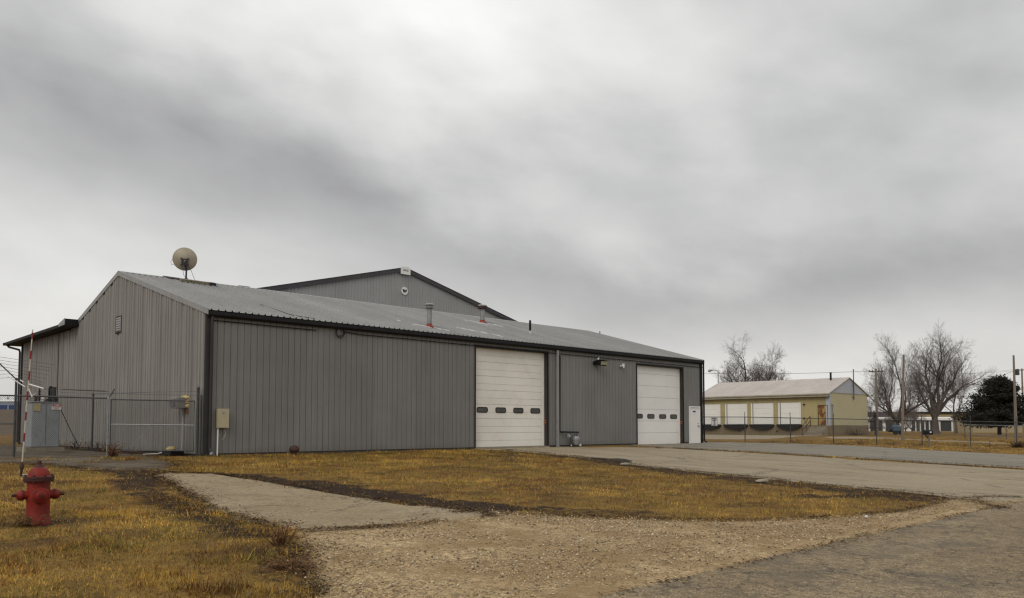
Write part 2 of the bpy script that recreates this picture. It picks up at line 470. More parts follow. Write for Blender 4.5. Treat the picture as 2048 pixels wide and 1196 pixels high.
LOT = [(21.6, -0.02), (21.3, -3.0), (21.9, -7.0), (21.8, -11.0), (21.1, -16.0), (21.2, -18.5), (23.0, -20.75), (44.0, -20.75), (37.0, -18.5),
       (33.0, -15.0), (33.5, -10.2), (34.8, -7.0), (34.9, -4.2), (32.0, -0.9), (30.4, 1.6), (29.6, 5.0), (29.6, 16.0), (28.45, 16.0), (28.45, -0.02)]
YARD = [(-6.5, -0.3), (-5.2, -1.0), (-4.6, -2.6), (-3.9, -4.4), (-2.9, -4.7), (-2.0, -3.0), (-1.7, -1.3), (-1.1, 2.0), (-0.9, 9.0), (-0.9, 22.0), (-9.0, 22.0), (-8.5, 6.0)]
ROAD = [(-70, -20.5), (-30, -20.4), (-10, -20.45), (0, -20.4), (8, -20.5), (24, -20.5), (44, -20.5), (150, -20.5), (150, -31), (-70, -31)]
APRON = [(41.5, 5.6), (44, 4.4), (60, 10.2), (67.7, 10.8), (67.7, 30), (48, 30), (40, 9)]
PATH = [(50.5, 2.6), (52.5, -1.6), (51.0, -9.8), (54.5, -9.2), (56.6, -0.4), (63.0, 6.1), (58.0, 6.6)]

def densify(poly, step, amp, s, seed):
    out = []
    n = len(poly)
    for i in range(n):
        a, b = Vector(poly[i]), Vector(poly[(i + 1) % n])
        L = (b - a).length
        k = max(1, int(L / step))
        nrm = Vector((-(b - a).y, (b - a).x)).normalized() if L > 0 else Vector((0, 0))
        for j in range(k):
            p = a.lerp(b, j / k)
            w = amp * (fbm(p.x, p.y, s, seed, 4)) + amp * 0.35 * mnoise.noise(Vector((p.x * 9, p.y * 9, seed)))
            out.append((p.x + nrm.x * w, p.y + nrm.y * w))
    return out

def sheet(name, poly, dz, mat, step=0.15, amp=0.16, s=0.9, seed=1.0, grid=0.6, bumpy=0.0, keep_y=None, edge=-0.012):
    b = densify(poly, step, amp, s, seed)
    if keep_y is not None:
        b = [(x, min(y, keep_y)) for x, y in b]
    n = len(b)
    pts = [Vector(p) for p in b]
    xs = [p[0] for p in b]; ys = [p[1] for p in b]
    gx = np.arange(min(xs), max(xs), grid); gy = np.arange(min(ys), max(ys), grid)
    X, Y = np.meshgrid(gx, gy)
    ins = inside(poly, X.ravel(), Y.ravel())
    pts += [Vector((float(x), float(y))) for x, y in zip(X.ravel()[ins], Y.ravel()[ins])]
    r = delaunay_2d_cdt(pts, [], [list(range(n))], 1, 1e-4)
    v = [(p.x, p.y, tz(p.x, p.y) + (edge if i < n else dz + bumpy * fbm(p.x, p.y, 0.8, seed + 5))) for i, p in enumerate(r[0])]
    me = bpy.data.meshes.new(name); me.from_pydata(v, [], r[2])
    bm = bmesh.new(); bm.from_mesh(me); bmesh.ops.recalc_face_normals(bm, faces=bm.faces)
    if sum(f.normal.z for f in bm.faces) < 0: bmesh.ops.reverse_faces(bm, faces=bm.faces)
    bm.to_mesh(me); bm.free()
    me.materials.append(mat)
    return tag(link(name, me), kind='structure')

def inside(poly, x, y):
    x = np.asarray(x, float); y = np.asarray(y, float)
    r = np.zeros(x.shape, bool)
    n = len(poly)
    for i in range(n):
        x1, y1 = poly[i]; x2, y2 = poly[(i + 1) % n]
        if y1 == y2: continue
        c = ((y1 > y) != (y2 > y)) & (x < (x2 - x1) * (y - y1) / (y2 - y1) + x1)
        r ^= c
    return r

def seg_dist(x, y, line):
    d = np.full(np.shape(x), 1e9)
    for (x1, y1), (x2, y2) in zip(line[:-1], line[1:]):
        dx, dy = x2 - x1, y2 - y1
        t = np.clip(((x - x1) * dx + (y - y1) * dy) / (dx * dx + dy * dy), 0, 1)
        d = np.minimum(d, np.hypot(x - x1 - t * dx, y - y1 - t * dy))
    return d

# value noise on numpy arrays (used for grass patches and the litter along the lawn's edge)
_tab = nrg.random((256, 256))
def vnoise(x, y, s, seed=0):
    x = np.asarray(x) * s + seed * 17.3; y = np.asarray(y) * s + seed * 9.1
    xi = np.floor(x).astype(int); yi = np.floor(y).astype(int)
    fx = x - xi; fy = y - yi
    fx = fx * fx * (3 - 2 * fx); fy = fy * fy * (3 - 2 * fy)
    T = lambda a, b_: _tab[a % 256, b_ % 256]
    return (T(xi, yi) * (1 - fx) + T(xi + 1, yi) * fx) * (1 - fy) + (T(xi, yi + 1) * (1 - fx) + T(xi + 1, yi + 1) * fx) * fy
def vfbm(x, y, s, seed=0):
    return 0.5 * vnoise(x, y, s, seed) + 0.28 * vnoise(x, y, s * 2.3, seed + 1) + 0.22 * vnoise(x, y, s * 5.1, seed + 2)

# wet dark leaf litter: along the lawn beside the old drive, and along the driveway
LITTER = [([(-2.3, -7.4), (-1.9, -9.5), (-1.9, -12.5), (-1.6, -14.4), (-1.2, -15.5)], 0.70, 0.78), ([(-1.2, -15.5), (-0.8, -16.2), (-0.2, -17.2)], 0.55, 0.5),
          ([(9.9, -8.6), (9.0, -10.2), (8.0, -13.0), (7.5, -15.5), (7.2, -17.6), (6.9, -19.0)], 1.0, 0.60),
          ([(11.2, -3.0), (10.6, -6.6), (10.2, -8.0), (9.4, -9.4)], 0.9, 0.6),
          ([(-0.2, -17.6), (0.9, -18.45), (3.7, -19.3), (6.6, -19.3)], 0.12, 0.42),
          ([(-4.3, -3.2), (-4.0, -5.0), (-3.9, -6.4), (-4.8, -8.5)], 0.8, 0.62), ([(-5.0, -8.8), (-5.5, -12.0), (-5.8, -14.4), (-5.9, -15.6)], 0.45, 0.6),
          ([(-6.2, -16.4), (-6.9, -18.2)], 0.35, 0.5), ([(-0.4, 0.4), (-0.6, 8.0), (-0.6, 16)], 0.8, 0.75),
          ([(20.7, -2.0), (21.2, -7.0), (21.1, -12.0), (20.5, -16.5)], 0.28, 0.7), ([(33.0, -0.6), (36.5, -4.0), (42.0, -9.4), (46, -13.4)], 0.22, 0.6),
          ([(7.2, -18.4), (7.9, -19.4), (8.4, -20.0)], 0.4, 0.6), ([(7.5, -6.0), (9.4, -4.2), (11.0, -1.4)], 0.8, 0.42), ([(5.0, -17.2), (5.8, -17.9), (6.4, -18.0)], 0.45, 0.62),
          ([(2.0, -14.0), (3.2, -16.0), (4.2, -16.8)], 0.18, 0.42), ([(-7.75, -12.9), (-7.6, -12.8)], 0.3, 0.6), ([(-9.3, -15.0), (-8.2, -14.4), (-7.0, -14.6)], 0.35, 0.35), ([(-8.6, -13.0), (-7.6, -12.6), (-6.9, -12.9)], 0.3, 0.45)]
def litter(x, y):
    x = np.asarray(x, float); y = np.asarray(y, float)
    w = np.zeros(x.shape)
    wob = (vfbm(x, y, 1.6, 3) - 0.5) + 0.6 * (vfbm(x, y, 5.0, 13) - 0.5)
    for line, rad, amp in LITTER:
        d = seg_dist(x, y, line) + wob * rad * 1.5
        w = np.maximum(w, amp * (1 - sstep(rad * 0.35, rad * 1.25, d)))
    return w

# ---- the ground sheet, dense near the view and stretching to the horizon
def axis_coords(a, b, step, far, grow=1.14):
    mid = list(np.arange(a, b, step))
    lo, hi, s = [], [], step
    p = a
    while p > -far: s *= grow; p -= s; lo.append(p)
    p, s = b, step
    while p < far: s *= grow; p += s; hi.append(p)
    return np.array(lo[::-1] + mid + hi)
gx = axis_coords(-12.5, 13, 0.13, 2600); gy = axis_coords(-21.5, 1.5, 0.13, 2600)
X, Y = np.meshgrid(gx, gy)
near = np.exp(-((X - 0) / 40) ** 2 - ((Y + 10) / 30) ** 2)
Z = terr(X, Y) + near * ((vfbm(X, Y, 0.5, 5) - 0.5) * 0.07 + (vfbm(X, Y, 3.0, 8) - 0.5) * 0.035)
for poly in (PAD, GRAVEL, DRIVE, LOT, YARD, ROAD, APRON, PATH):      # keep the lawn's relief below the paving
    msk = inside(poly, X, Y)
    Z = np.where(msk, np.minimum(Z, terr(X, Y) - 0.03), Z)
ny_, nx_ = X.shape
idx = np.arange(nx_ * ny_).reshape(ny_, nx_)
F = np.stack([idx[:-1, :-1], idx[:-1, 1:], idx[1:, 1:], idx[1:, :-1]], -1).reshape(-1, 4)
LW = litter(X, Y)
cols = np.stack([LW, vfbm(X, Y, 0.35, 21), vfbm(X, Y, 1.1, 31), np.ones_like(LW)], -1).reshape(-1, 4)
m, nt, b = new_mat('lawn_soil'); g = G(nt)
at_ = g.n.new('ShaderNodeSeparateColor'); g.l.new(g.attr('col'), at_.inputs[0])
fine = g.noise(24, 5, 0.7)
straw = g.ramp(fine, [(0.25, (0.08, 0.041, 0.010)), (0.5, (0.225, 0.13, 0.028)), (0.75, (0.34, 0.22, 0.055))])
brown = g.ramp(fine, [(0.3, (0.05, 0.028, 0.010)), (0.7, (0.155, 0.085, 0.024))])
c = g.mix(g.ramp(g.noise(0.9, 6, 0.7), [(0.42, 0), (0.62, 1)]), straw, brown)
c = g.mix(g.ramp(g.noise(2.2, 5, 0.7, g.map(1.0, (13, 5, 0))), [(0.56, 0), (0.72, 0.55)]), c, (0.065, 0.062, 0.014))
lit = g.math('ADD', at_.outputs[0], g.math('MULTIPLY', g.math('SUBTRACT', g.noise(5, 6, 0.8), 0.5), 1.3))
c = g.mix(g.ramp(lit, [(0.35, 0), (0.62, 1)]), c, g.ramp(g.noise(30, 4, 0.7), [(0.3, (0.008, 0.005, 0.0035)), (0.6, (0.034, 0.018, 0.009)), (0.8, (0.13, 0.06, 0.022))]))
g.put(b.inputs['Base Color'], c); b.inputs['Roughness'].default_value = 0.95; b.inputs['Specular IOR Level'].default_value = 0.2
g.put(b.inputs['Normal'], g.bump(g.noise(35, 5, 0.7), 0.7, 0.03))
ground = link('ground', raw_mesh('ground', np.stack([X, Y, Z], -1).reshape(-1, 3), F, m, cols))
tag(ground, kind='structure')

# ---- paving materials
def paving(name, lo, hi, speck, cracks=0.0, crack_scale=0.5, blotch=None, blotch_at=(0.55, 0.7), blotch_s=0.7, speck_scale=160, bump=0.4,
           crack_col=(0.02, 0.017, 0.014), rough=0.9, stretch=(1, 1, 1), blotch_map=(1, 1, 1), crack_w=0.016):
    m, nt, b = new_mat(name); g = G(nt)
    c = g.ramp(g.noise(0.6, 6, 0.65, g.map(stretch)), [(0.3, lo), (0.7, hi)])
    sp = g.noise(speck_scale, 3, 0.7)
    c = g.mix(1.0, c, g.ramp(sp, [(0.3, 1 - speck), (0.5, 1.0), (0.72, 1 + speck * 1.3)]), 'MULTIPLY')
    sp2 = g.voro(speck_scale * 0.35, 'F1', None, 'Color')
    c = g.mix(speck * 0.6, c, g.mix(1.0, c, g.ramp(sp2, [(0.1, 0.5), (0.8, 1.6)]), 'MULTIPLY'))
    if blotch:
        c = g.mix(g.ramp(g.noise(blotch_s, 6, 0.7, g.map(blotch_map, (3, 9, 0))), [(blotch_at[0], 0), (blotch_at[1], 0.85)]), c, blotch)
    h = sp
    if cracks > 0:
        warp = g.n.new('ShaderNodeVectorMath'); warp.operation = 'MULTIPLY_ADD'
        nz = g.n.new('ShaderNodeTexNoise'); nz.inputs['Scale'].default_value = 1.6; nz.inputs['Detail'].default_value = 6; nz.inputs['Roughness'].default_value = 0.7
        g.l.new(g.pos, nz.inputs['Vector']); g.l.new(nz.outputs['Color'], warp.inputs[0])
        warp.inputs[1].default_value = (0.9, 0.9, 0.9); g.l.new(g.pos, warp.inputs[2])
        dst = g.voro(crack_scale, 'DISTANCE_TO_EDGE', warp.outputs[0])
        ck = g.ramp(dst, [(0.0, 1.0), (crack_w, 0.0)])
        ck = g.mix(1.0, ck, g.ramp(g.noise(0.8, 4, 0.6, g.map(1.0, (4, 4, 1))), [(0.42, 0.0), (0.55, 1.0)]), 'MULTIPLY')
        c = g.mix(g.math('MULTIPLY', ck, cracks), c, crack_col)
    g.put(b.inputs['Base Color'], c); b.inputs['Roughness'].default_value = rough; b.inputs['Specular IOR Level'].default_value = 0.3
    g.put(b.inputs['Normal'], g.bump(g.math('ADD', h, g.noise(12, 4, 0.6)), bump, 0.012))
    return m
M['pad'] = paving('old_asphalt_pad', (0.228, 0.172, 0.102), (0.305, 0.242, 0.156), 0.45, 0.85, 0.8, (0.15, 0.115, 0.075), (0.55, 0.72), 1.1, 55, 0.7)
M['gravel'] = paving('gravel_dirt', (0.285, 0.198, 0.098), (0.39, 0.29, 0.165), 0.8, 0, 1, (0.245, 0.160, 0.072), (0.47, 0.60), 0.8, 45, 1.0)
M['road'] = paving('road_asphalt', (0.170, 0.125, 0.071), (0.25, 0.193, 0.119), 0.75, 0.8, 1.7, (0.098, 0.083, 0.065), (0.50, 0.68), 1.1, 48, 0.9, (0.04, 0.033, 0.026), 0.9, (0.35, 1.2, 1), crack_w=0.04)
M['drive'] = paving('driveway_concrete', (0.22, 0.177, 0.112), (0.315, 0.262, 0.178), 0.32, 0.6, 0.22, (0.13, 0.10, 0.065), (0.52, 0.72), 0.9, 45, 0.4, (0.03, 0.024, 0.018), 0.85, (1.2, 0.35, 1), (2.0, 0.4, 1))
M['lot'] = paving('lot_asphalt', (0.16, 0.14, 0.108), (0.225, 0.203, 0.163), 0.25, 0.6, 0.16, (0.10, 0.09, 0.075), (0.55, 0.75), 0.6, 35, 0.4, (0.02, 0.017, 0.014), 0.85, (1.2, 0.35, 1), (2.0, 0.4, 1))
M['yard'] = paving('yard_concrete', (0.085, 0.067, 0.045), (0.14, 0.115, 0.08), 0.4, 0.6, 0.5, (0.06, 0.036, 0.018), (0.44, 0.58), 0.9, 40, 0.6)
sheet('gravel_shoulder', GRAVEL, 0.006, M['gravel'], 0.12, 0.22, 0.9, 2.0, 0.5, 0.012)
sheet('old_drive_pavement', PAD, 0.022, M['pad'], 0.1, 0.24, 1.0, 4.0, 0.35, 0.006)
sheet('driveway', DRIVE, 0.014, M['drive'], 0.15, 0.16, 0.8, 6.0, 0.8, 0.006, keep_y=-0.02)
sheet('parking_lot', LOT, 0.018, M['lot'], 0.25, 0.16, 0.8, 7.0, 0.9, 0.0)
sheet('yard_pavement', YARD, 0.010, M['yard'], 0.15, 0.2, 1.0, 8.0, 0.6, 0.0)
sheet('road', ROAD, 0.030, M['road'], 0.15, 0.07, 0.7, 9.0, 1.2, 0.0, edge=0.018)
M['tar'] = paving('tar_stain', (0.016, 0.013, 0.010), (0.035, 0.028, 0.022), 0.4)
sheet('tar_patch', [(10.15, -7.6), (11.1, -6.2), (11.9, -7.4), (11.4, -8.4), (10.4, -9.0), (9.9, -8.5)], 0.028, M['tar'], 0.1, 0.35, 1.5, 16.0, 0.4)
sheet('dock_yard_pavement', APRON, 0.02, M['drive'], 0.5, 0.3, 0.3, 10.0, 2.0)
M['field'] = paving('ploughed_field', (0.075, 0.05, 0.03), (0.115, 0.08, 0.048), 0.3, 0, 1, (0.15, 0.105, 0.04), (0.55, 0.75), 0.05, 3, 0.5)
sheet('ploughed_field', [(-60, 75), (160, 75), (260, 316), (-60, 316)], 0.05, M['field'], 6, 1.5, 0.05, 14.0, 8.0)
sheet('far_path', PATH, 0.02, M['drive'], 0.5, 0.3, 0.3, 12.0, 2.0)

# ------------------------------------------------------------------ ribbed metal panels
PITCH = 0.2286
def rib_pts(u0, u1, pitch=PITCH, bw=0.030, tw=0.012, h=0.02, phase=0.0):
    out = [(u0, 0.0)]
    k = math.ceil((u0 - phase + bw) / pitch)
    while phase + k * pitch + bw <= u1 + 1e-6:
        c = phase + k * pitch
        out += [(c - bw, 0), (c - tw, h), (c + tw, h), (c + bw, 0)]
        k += 1
    out.append((u1, 0.0))
    return [p for i, p in enumerate(out) if i == 0 or p[0] - out[i - 1][0] > 1e-5]

def rib_panel(u0, u1, lo, hi, place, **kw):
    """lo, hi: numbers or functions of u; place(u, t, h) -> 3D"""
    L = lo if callable(lo) else (lambda u: lo)
    H = hi if callable(hi) else (lambda u: hi)
    mb = MB()
    pr = rib_pts(u0, u1, **kw)
    vs = [place(u, L(u), h) for u, h in pr] + [place(u, H(u), h) for u, h in pr]
    n = len(pr)
    mb.add(vs, [(i, i + 1, n + i + 1, n + i) for i in range(n - 1)])
    return mb

def panel_obj(name, mb, mat, parent, outward):
    me = bpy.data.meshes.new(name); me.from_pydata(mb.v, [], mb.f); me.update()
    if me.polygons and me.polygons[0].normal.dot(Vector(outward)) < 0: me.flip_normals()
    me.materials.append(mat)
    return link(name, me, parent)

def panels(name, u0, u1, lo, hi, place, mat, parent, outward, width=4 * PITCH, holes=(), share=True, **kw):
    """cut a run of siding into sheets; holes: (ua, ub, z0, z1) openings"""
    cuts = {round(u0, 4), round(u1, 4)}
    k = math.ceil(u0 / width + 1e-6)
    while k * width < u1 - 0.02:
        cuts.add(round(k * width, 4)); k += 1
    for h in holes: cuts.add(round(h[0], 4)); cuts.add(round(h[1], 4))
    cuts = sorted(cuts)
    made = []
    for a, b_ in zip(cuts[:-1], cuts[1:]):
        if b_ - a < 0.02: continue
        mid = 0.5 * (a + b_)
        spans = [(lo, hi)]
        for h in holes:
            if h[0] - 1e-3 <= mid <= h[1] + 1e-3:
                spans = []
                if h[2] is not None and h[2] > 0.12: spans.append((lo, h[2]))
                spans.append((h[3], hi))
        for (s0, s1) in spans:
            ov = 0.0015 * (len(made) % 2)
            made.append(panel_obj(name, rib_panel(a, b_ + 0.004, s0, s1, lambda u, t, h, ov=ov: place(u, t, h + ov), **kw), mat, parent, outward))
    return made

# ------------------------------------------------------------------ the grey warehouse
LX, DEPTH, RIDGE_Y, EAVE, RIDGE_Z = 28.42, 16.8, 8.4, 4.69, 7.05
SL = (RIDGE_Z - EAVE) / RIDGE_Y
D1, D2, WD = (11.40, 15.76, 0.06, 4.29), (22.42, 26.55, -0.02, 4.12), (27.13, 28.17, -0.03, 2.06)
wh = thing('warehouse', 'long low grey metal warehouse with two tall white overhead doors', 'building', (LX / 2, DEPTH / 2, 0))
core = MB()
for x0, x1 in ((0.03, D1[0]), (D1[1], D2[0]), (D2[1], WD[0]), (WD[1], LX)):
    core.box(x0, x1, 0.026, 0.30, -0.25, 4.62)
core.box(D1[0], D1[1], 0.022, 0.30, D1[3], 4.62).box(D2[0], D2[1], 0.022, 0.30, D2[3], 4.62).box(WD[0], WD[1], 0.022, 0.30, WD[3], 4.62)
fwall = core.build('wall', M['core'], wh); fwall['label'] = 'long grey ribbed front wall with the overhead doors'
place_f = lambda u, t, h: (u, -h, t)
panels('wall_panel', 0.2, LX - 0.2, 0.07, 4.50, place_f, M['siding'], fwall, (0, -1, 0),
       holes=((D1[0], D1[1], None, D1[3] + 0.05), (D2[0], D2[1], None, D2[3] + 0.05), (WD[0], WD[1], None, WD[3] + 0.02)), phase=0.11, bw=0.015, tw=0.005, h=-0.019)
# gable end and the flat-roofed addition behind it
def gable_top(y):
    if y <= RIDGE_Y: return EAVE + SL * y - 0.05
    return max(RIDGE_Z - SL * (y - RIDGE_Y) - 0.05, 5.29)
ADD_Y = 23.3
gpoly = [(0.3, -0.25), (ADD_Y, -0.25), (ADD_Y, 5.29), (14.6, 5.29), (RIDGE_Y, RIDGE_Z - 0.06), (0.3, EAVE + SL * 0.3 - 0.06)]
gwall = MB().prism(gpoly, lambda p, d: (d, p[0], p[1]), 0.022, 0.25).build('wall', M['core'], wh)
gwall['label'] = 'weathered ribbed gable end wall behind the wire fence'
place_g = lambda u, t, h: (-h, u, t)
panels('wall_panel', 0.06, 16.44, 0.05, gable_top, place_g, M['gable'], gwall, (-1, 0, 0), holes=(), phase=0.05, bw=0.085, tw=0.066, h=0.040)
panels('wall_panel', 16.50, ADD_Y - 0.15, 0.05, lambda y: 5.29, place_g, M['gable'], gwall, (-1, 0, 0), phase=0.05, bw=0.085, tw=0.066, h=0.040)
MB().box(-0.035, 0.02, 16.43, 16.51, 0.02, 5.29).build('seam_trim', M['trim_dark'], gwall)
MB().box(-0.05, 0.25, ADD_Y - 0.15, ADD_Y + 0.05, -0.1, 5.29).build('corner_trim', M['trim_dark'], gwall)
MB().box(LX - 0.25, LX, 0.31, DEPTH, -0.25, 4.62).build('wall', M['core'], wh)
bw_ = MB().box(0.26, LX, DEPTH - 0.25, DEPTH, -0.25, 4.6).box(0.26, 9.2, ADD_Y - 0.25, ADD_Y, -0.25, 5.28).box(8.95, 9.2, DEPTH, ADD_Y, -0.25, 5.28).build('wall', M['core'], wh)
MB().prism([(0.3, 4.63), (DEPTH - 0.3, 4.63), (RIDGE_Y, RIDGE_Z - 0.06)], lambda p, d: (d, p[0], p[1]), LX - 0.22, LX - 0.02).build('far_gable', M['siding'], wh)
# roof
rs = MB()
for (a, b_) in (((-0.12, EAVE - SL * 0.12), (RIDGE_Y, RIDGE_Z)), ((RIDGE_Y, RIDGE_Z), (DEPTH + 0.1, EAVE - SL * 0.1))):
    rs.prism([(a[0], a[1] - 0.02), (b_[0], b_[1] - 0.02), (b_[0], b_[1] - 0.05), (a[0], a[1] - 0.05)], lambda p, d: (d, p[0], p[1]), 0.0, LX)
roof = rs.build('roof', M['trim_dark'], wh); roof['label'] = 'ribbed pale galvanised roof of the warehouse'
place_r = lambda u, t, h: (u, t, EAVE + SL * t + h)
panels('roof_panel', -0.03, LX + 0.06, -0.16, RIDGE_Y, place_r, M['roof'], roof, (0, -0.2, 1), phase=0.07, h=0.042, bw=0.034)
place_rb = lambda u, t, h: (u, t, RIDGE_Z - SL * (t - RIDGE_Y) + h)
panels('roof_panel', -0.03, LX + 0.06, RIDGE_Y, DEPTH + 0.12, place_rb, M['roof'], roof, (0, 0.2, 1), width=16 * PITCH, phase=0.07, h=0.042, bw=0.034)
mbr = MB().prism([(RIDGE_Y - 0.16, RIDGE_Z - SL * 0.16 + 0.030), (RIDGE_Y, RIDGE_Z + 0.045), (RIDGE_Y + 0.16, RIDGE_Z - SL * 0.16 + 0.030),
                  (RIDGE_Y + 0.16, RIDGE_Z - SL * 0.16 + 0.018), (RIDGE_Y, RIDGE_Z + 0.033), (RIDGE_Y - 0.16, RIDGE_Z - SL * 0.16 + 0.018)],
                 lambda p, d: (d, p[0], p[1]), -0.06, LX + 0.08)
mbr.build('ridge_cap', M['trim_light'], roof)
MB().prism([(-0.17, EAVE - 0.075), (-0.02, EAVE - 0.05), (-0.02, EAVE - 0.25), (-0.12, EAVE - 0.25), (-0.17, EAVE - 0.19)], lambda p, d: (d, p[0], p[1]), -0.02, LX + 0.05).build('gutter', M['trim_dark'], wh)
for sgn, (ya, za), (yb, zb) in ((1, (-0.16, EAVE - SL * 0.16), (RIDGE_Y, RIDGE_Z)), (-1, (RIDGE_Y, RIDGE_Z), (13.5, RIDGE_Z - SL * 5.1))):
    MB().prism([(ya, za + 0.04), (yb, zb + 0.04), (yb, zb - 0.15), (ya, za - 0.15)], lambda p, d: (d, p[0], p[1]), -0.06, -0.032).build('rake_trim', M['trim_light'], wh)
    MB().prism([(ya, za + 0.04), (yb, zb + 0.04), (yb, zb - 0.15), (ya, za - 0.15)], lambda p, d: (d, p[0], p[1]), LX + 0.03, LX + 0.06).build('rake_trim', M['trim_dark'], wh)
MB().box(-0.04, 0.20, -0.035, 0.0, -0.1, 4.46).box(-0.045, -0.005, 0.002, 0.07, -0.1, 4.6).build('corner_trim', M['trim_corner'], wh)
MB().box(LX - 0.2, LX + 0.04, -0.035, 0.05, -0.1, 4.46).build('corner_trim', M['trim_dark'], wh)
MB().tube([(LX + 0.1, -0.07, 4.5), (LX + 0.1, -0.07, 0.12), (LX + 0.14, -0.2, 0.05)], 0.05, 8).build('downspout', M['trim_dark'], wh)
MB().tube([(0.12, -0.10, 4.46), (0.12, -0.085, 0.25), (0.13, -0.16, 0.08), (0.14, -0.24, 0.03)], 0.045, 8).build('downspout', M['trim_corner'], wh)
MB().lathe([(0.05, 0), (0.062, 0.0), (0.062, 0.1), (0.05, 0.1)], (0.13, -0.2, 0.07), 12, (0.1, -0.8, -0.3)).build('downspout_outlet', M['steel'], wh)
# the flat roof over the addition, oversailing the gable wall
MB().prism([(13.42, 5.63), (14.3, 5.45), (24.55, 5.40), (24.55, 5.27), (13.42, 5.33)], lambda p, d: (d, p[0], p[1]), -0.60, 9.3).build('flat_roof', M['trim_dark'], wh)
MB().prism([(13.38, 5.64), (14.3, 5.46), (14.3, 5.34), (13.38, 5.36)], lambda p, d: (d, p[0], p[1]), -0.625, -0.602).build('fascia', M['trim_light'], wh)
MB().box(-0.63, 9.3, 24.555, 24.66, 5.26, 5.40).build('gutter', M['trim_dark'], wh)
MB().tube([(-0.45, 24.58, 5.3), (-0.4, 24.35, 5.17), (-0.12, 23.45, 4.98), (-0.10, 23.38, 4.85), (-0.10, 23.38, 0.1)], 0.055, 8).build('downspout', M['trim_slate'], wh)
# attic vent in the gable
v_ = MB().box(-0.05, 0.0, 7.88, 7.94, 4.58, 5.27).box(-0.05, 0.0, 8.5, 8.56, 4.58, 5.27).box(-0.05, 0.0, 7.94, 8.5, 5.21, 5.27).box(-0.05, 0.0, 7.94, 8.5, 4.58, 4.64).build('vent_frame', M['trim_dark'], wh)
for k in range(6):
    z = 4.68 + k * 0.092
    MB().obox((-0.037, 8.22, z + 0.03), (0.018, 0, -0.02), (0, 0.28, 0), (0.003, 0, 0.034)).build('slat', M['trim_light'], v_)

# overhead doors
def overhead_door(o, secs, zbot, wins, zw, mat, groove, label):
    x0, x1, z0, z1 = o
    ydoor = 0.20
    d = MB().box(x0, x1, ydoor + 0.045, ydoor + 0.09, z0, z1).build('overhead_door', M['core'], wh)
    d['label'] = label
    n = len(secs) - 1
    for i in range(n):
        a, b_ = secs[i] + 0.004, secs[i + 1] - 0.004
        mb = MB()
        if groove:
            m_ = a + (b_ - a) * 0.44
            mb.box(x0 + 0.02, x1 - 0.1, ydoor, ydoor + 0.04, a, m_ - 0.006).box(x0 + 0.02, x1 - 0.1, ydoor, ydoor + 0.04, m_ + 0.006, b_)
            mb.box(x0 + 0.02, x1 - 0.1, ydoor + 0.012, ydoor + 0.04, m_ - 0.006, m_ + 0.006)
        else:
            mb.box(x0 + 0.02, x1 - 0.1, ydoor, ydoor + 0.04, a, b_)
        mb.build('door_section', mat, d, bevel=0.004)
    for cx in wins:
        w, h, r = 0.31, 0.12, 0.095
        def rr(w, h, r, n=4):
            out = []
            for qx, qz, a0 in ((w - r, h - r, 0), (-w + r, h - r, 90), (-w + r, -h + r, 180), (w - r, -h + r, 270)):
                for k in range(n + 1):
                    a = radians(a0 + 90 * k / n); out.append((qx + r * cos(a), qz + r * sin(a)))
            return out
        xl = max(cx - w, x0 + 0.03); cc = (xl + cx + w) / 2; ww = (cx + w - xl) / 2
        outer, inner = rr(ww, h, r), rr(ww - 0.03, h - 0.03, r * 0.7)
        n_ = len(outer)
        mb = MB()
        vs = [(cc + p[0], y, zw + p[1]) for y in (ydoor - 0.02, ydoor) for ring in (outer, inner) for p in ring]
        fs = []
        for k in range(n_):
            k2 = (k + 1) % n_
            fs += [(k, k2, n_ + k2, n_ + k), (k, 2 * n_ + k, 2 * n_ + k2, k2), (n_ + k, n_ + k2, 3 * n_ + k2, 3 * n_ + k)]
        mb.add(vs, fs).build('window_frame', M['black'], d)
        MB().prism(inner, lambda p, dd: (cc + p[0], dd, zw + p[1]), ydoor - 0.008, ydoor - 0.003).build('window_pane', M['glass'], d)
    MB().box(x1 - 0.1, x1 - 0.035, ydoor - 0.03, ydoor + 0.04, z0, z1 - 0.01).build('door_track', M['white_old'], d)
    # reveals: dark jambs and head
    MB().box(x1 - 0.03, x1 + 0.0, 0.0, ydoor + 0.04, z0 - 0.02, z1).build('jamb', M['brown_jamb'], d)
    MB().box(x0 + 0.0, x0 + 0.02, 0.0, ydoor + 0.04, z0 - 0.02, z1).build('jamb', M['brown_jamb'], d)
    MB().box(x0 - 0.06, x1 + 0.05, -0.04, -0.004, z1, z1 + 0.06).box(x0 - 0.05, x0, -0.038, -0.004, z0, z1).box(x1, x1 + 0.045, -0.038, -0.004, z0, z1).build('casing', M['trim_dark'], d)
    MB().box(x0 + 0.021, x1 - 0.031, 0.0, ydoor + 0.04, z1 - 0.03, z1).build('head', M['brown_jamb'], d)
    for zs in (1.08, 1.18):
        MB().box(x1 - 0.055, x1 - 0.032, 0.06, 0.16, zs, zs + 0.04).build('safety_sensor', M['orange'], d)
    MB().box(x0, x1, -0.12, 0.29, z0 - 0.25, z0 - 0.006).build('sill', M['concrete'], d)
    return d
s1 = [0.06 + 4.23 * k / 7.0 for k in range(8)]
overhead_door(D1, s1, 0.06, (11.96, 13.03, 14.10, 15.17), 1.635, M['white_old'], True, 'older white overhead door with many narrow grooves')
s2 = [-0.02 + 4.14 * k / 6.7 for k in range(7)] + [4.12]
overhead_door(D2, s2, -0.02, (22.85, 23.87, 24.92, 25.93), 1.465, M['white_door'], False, 'cleaner white overhead door with broad plain sections')
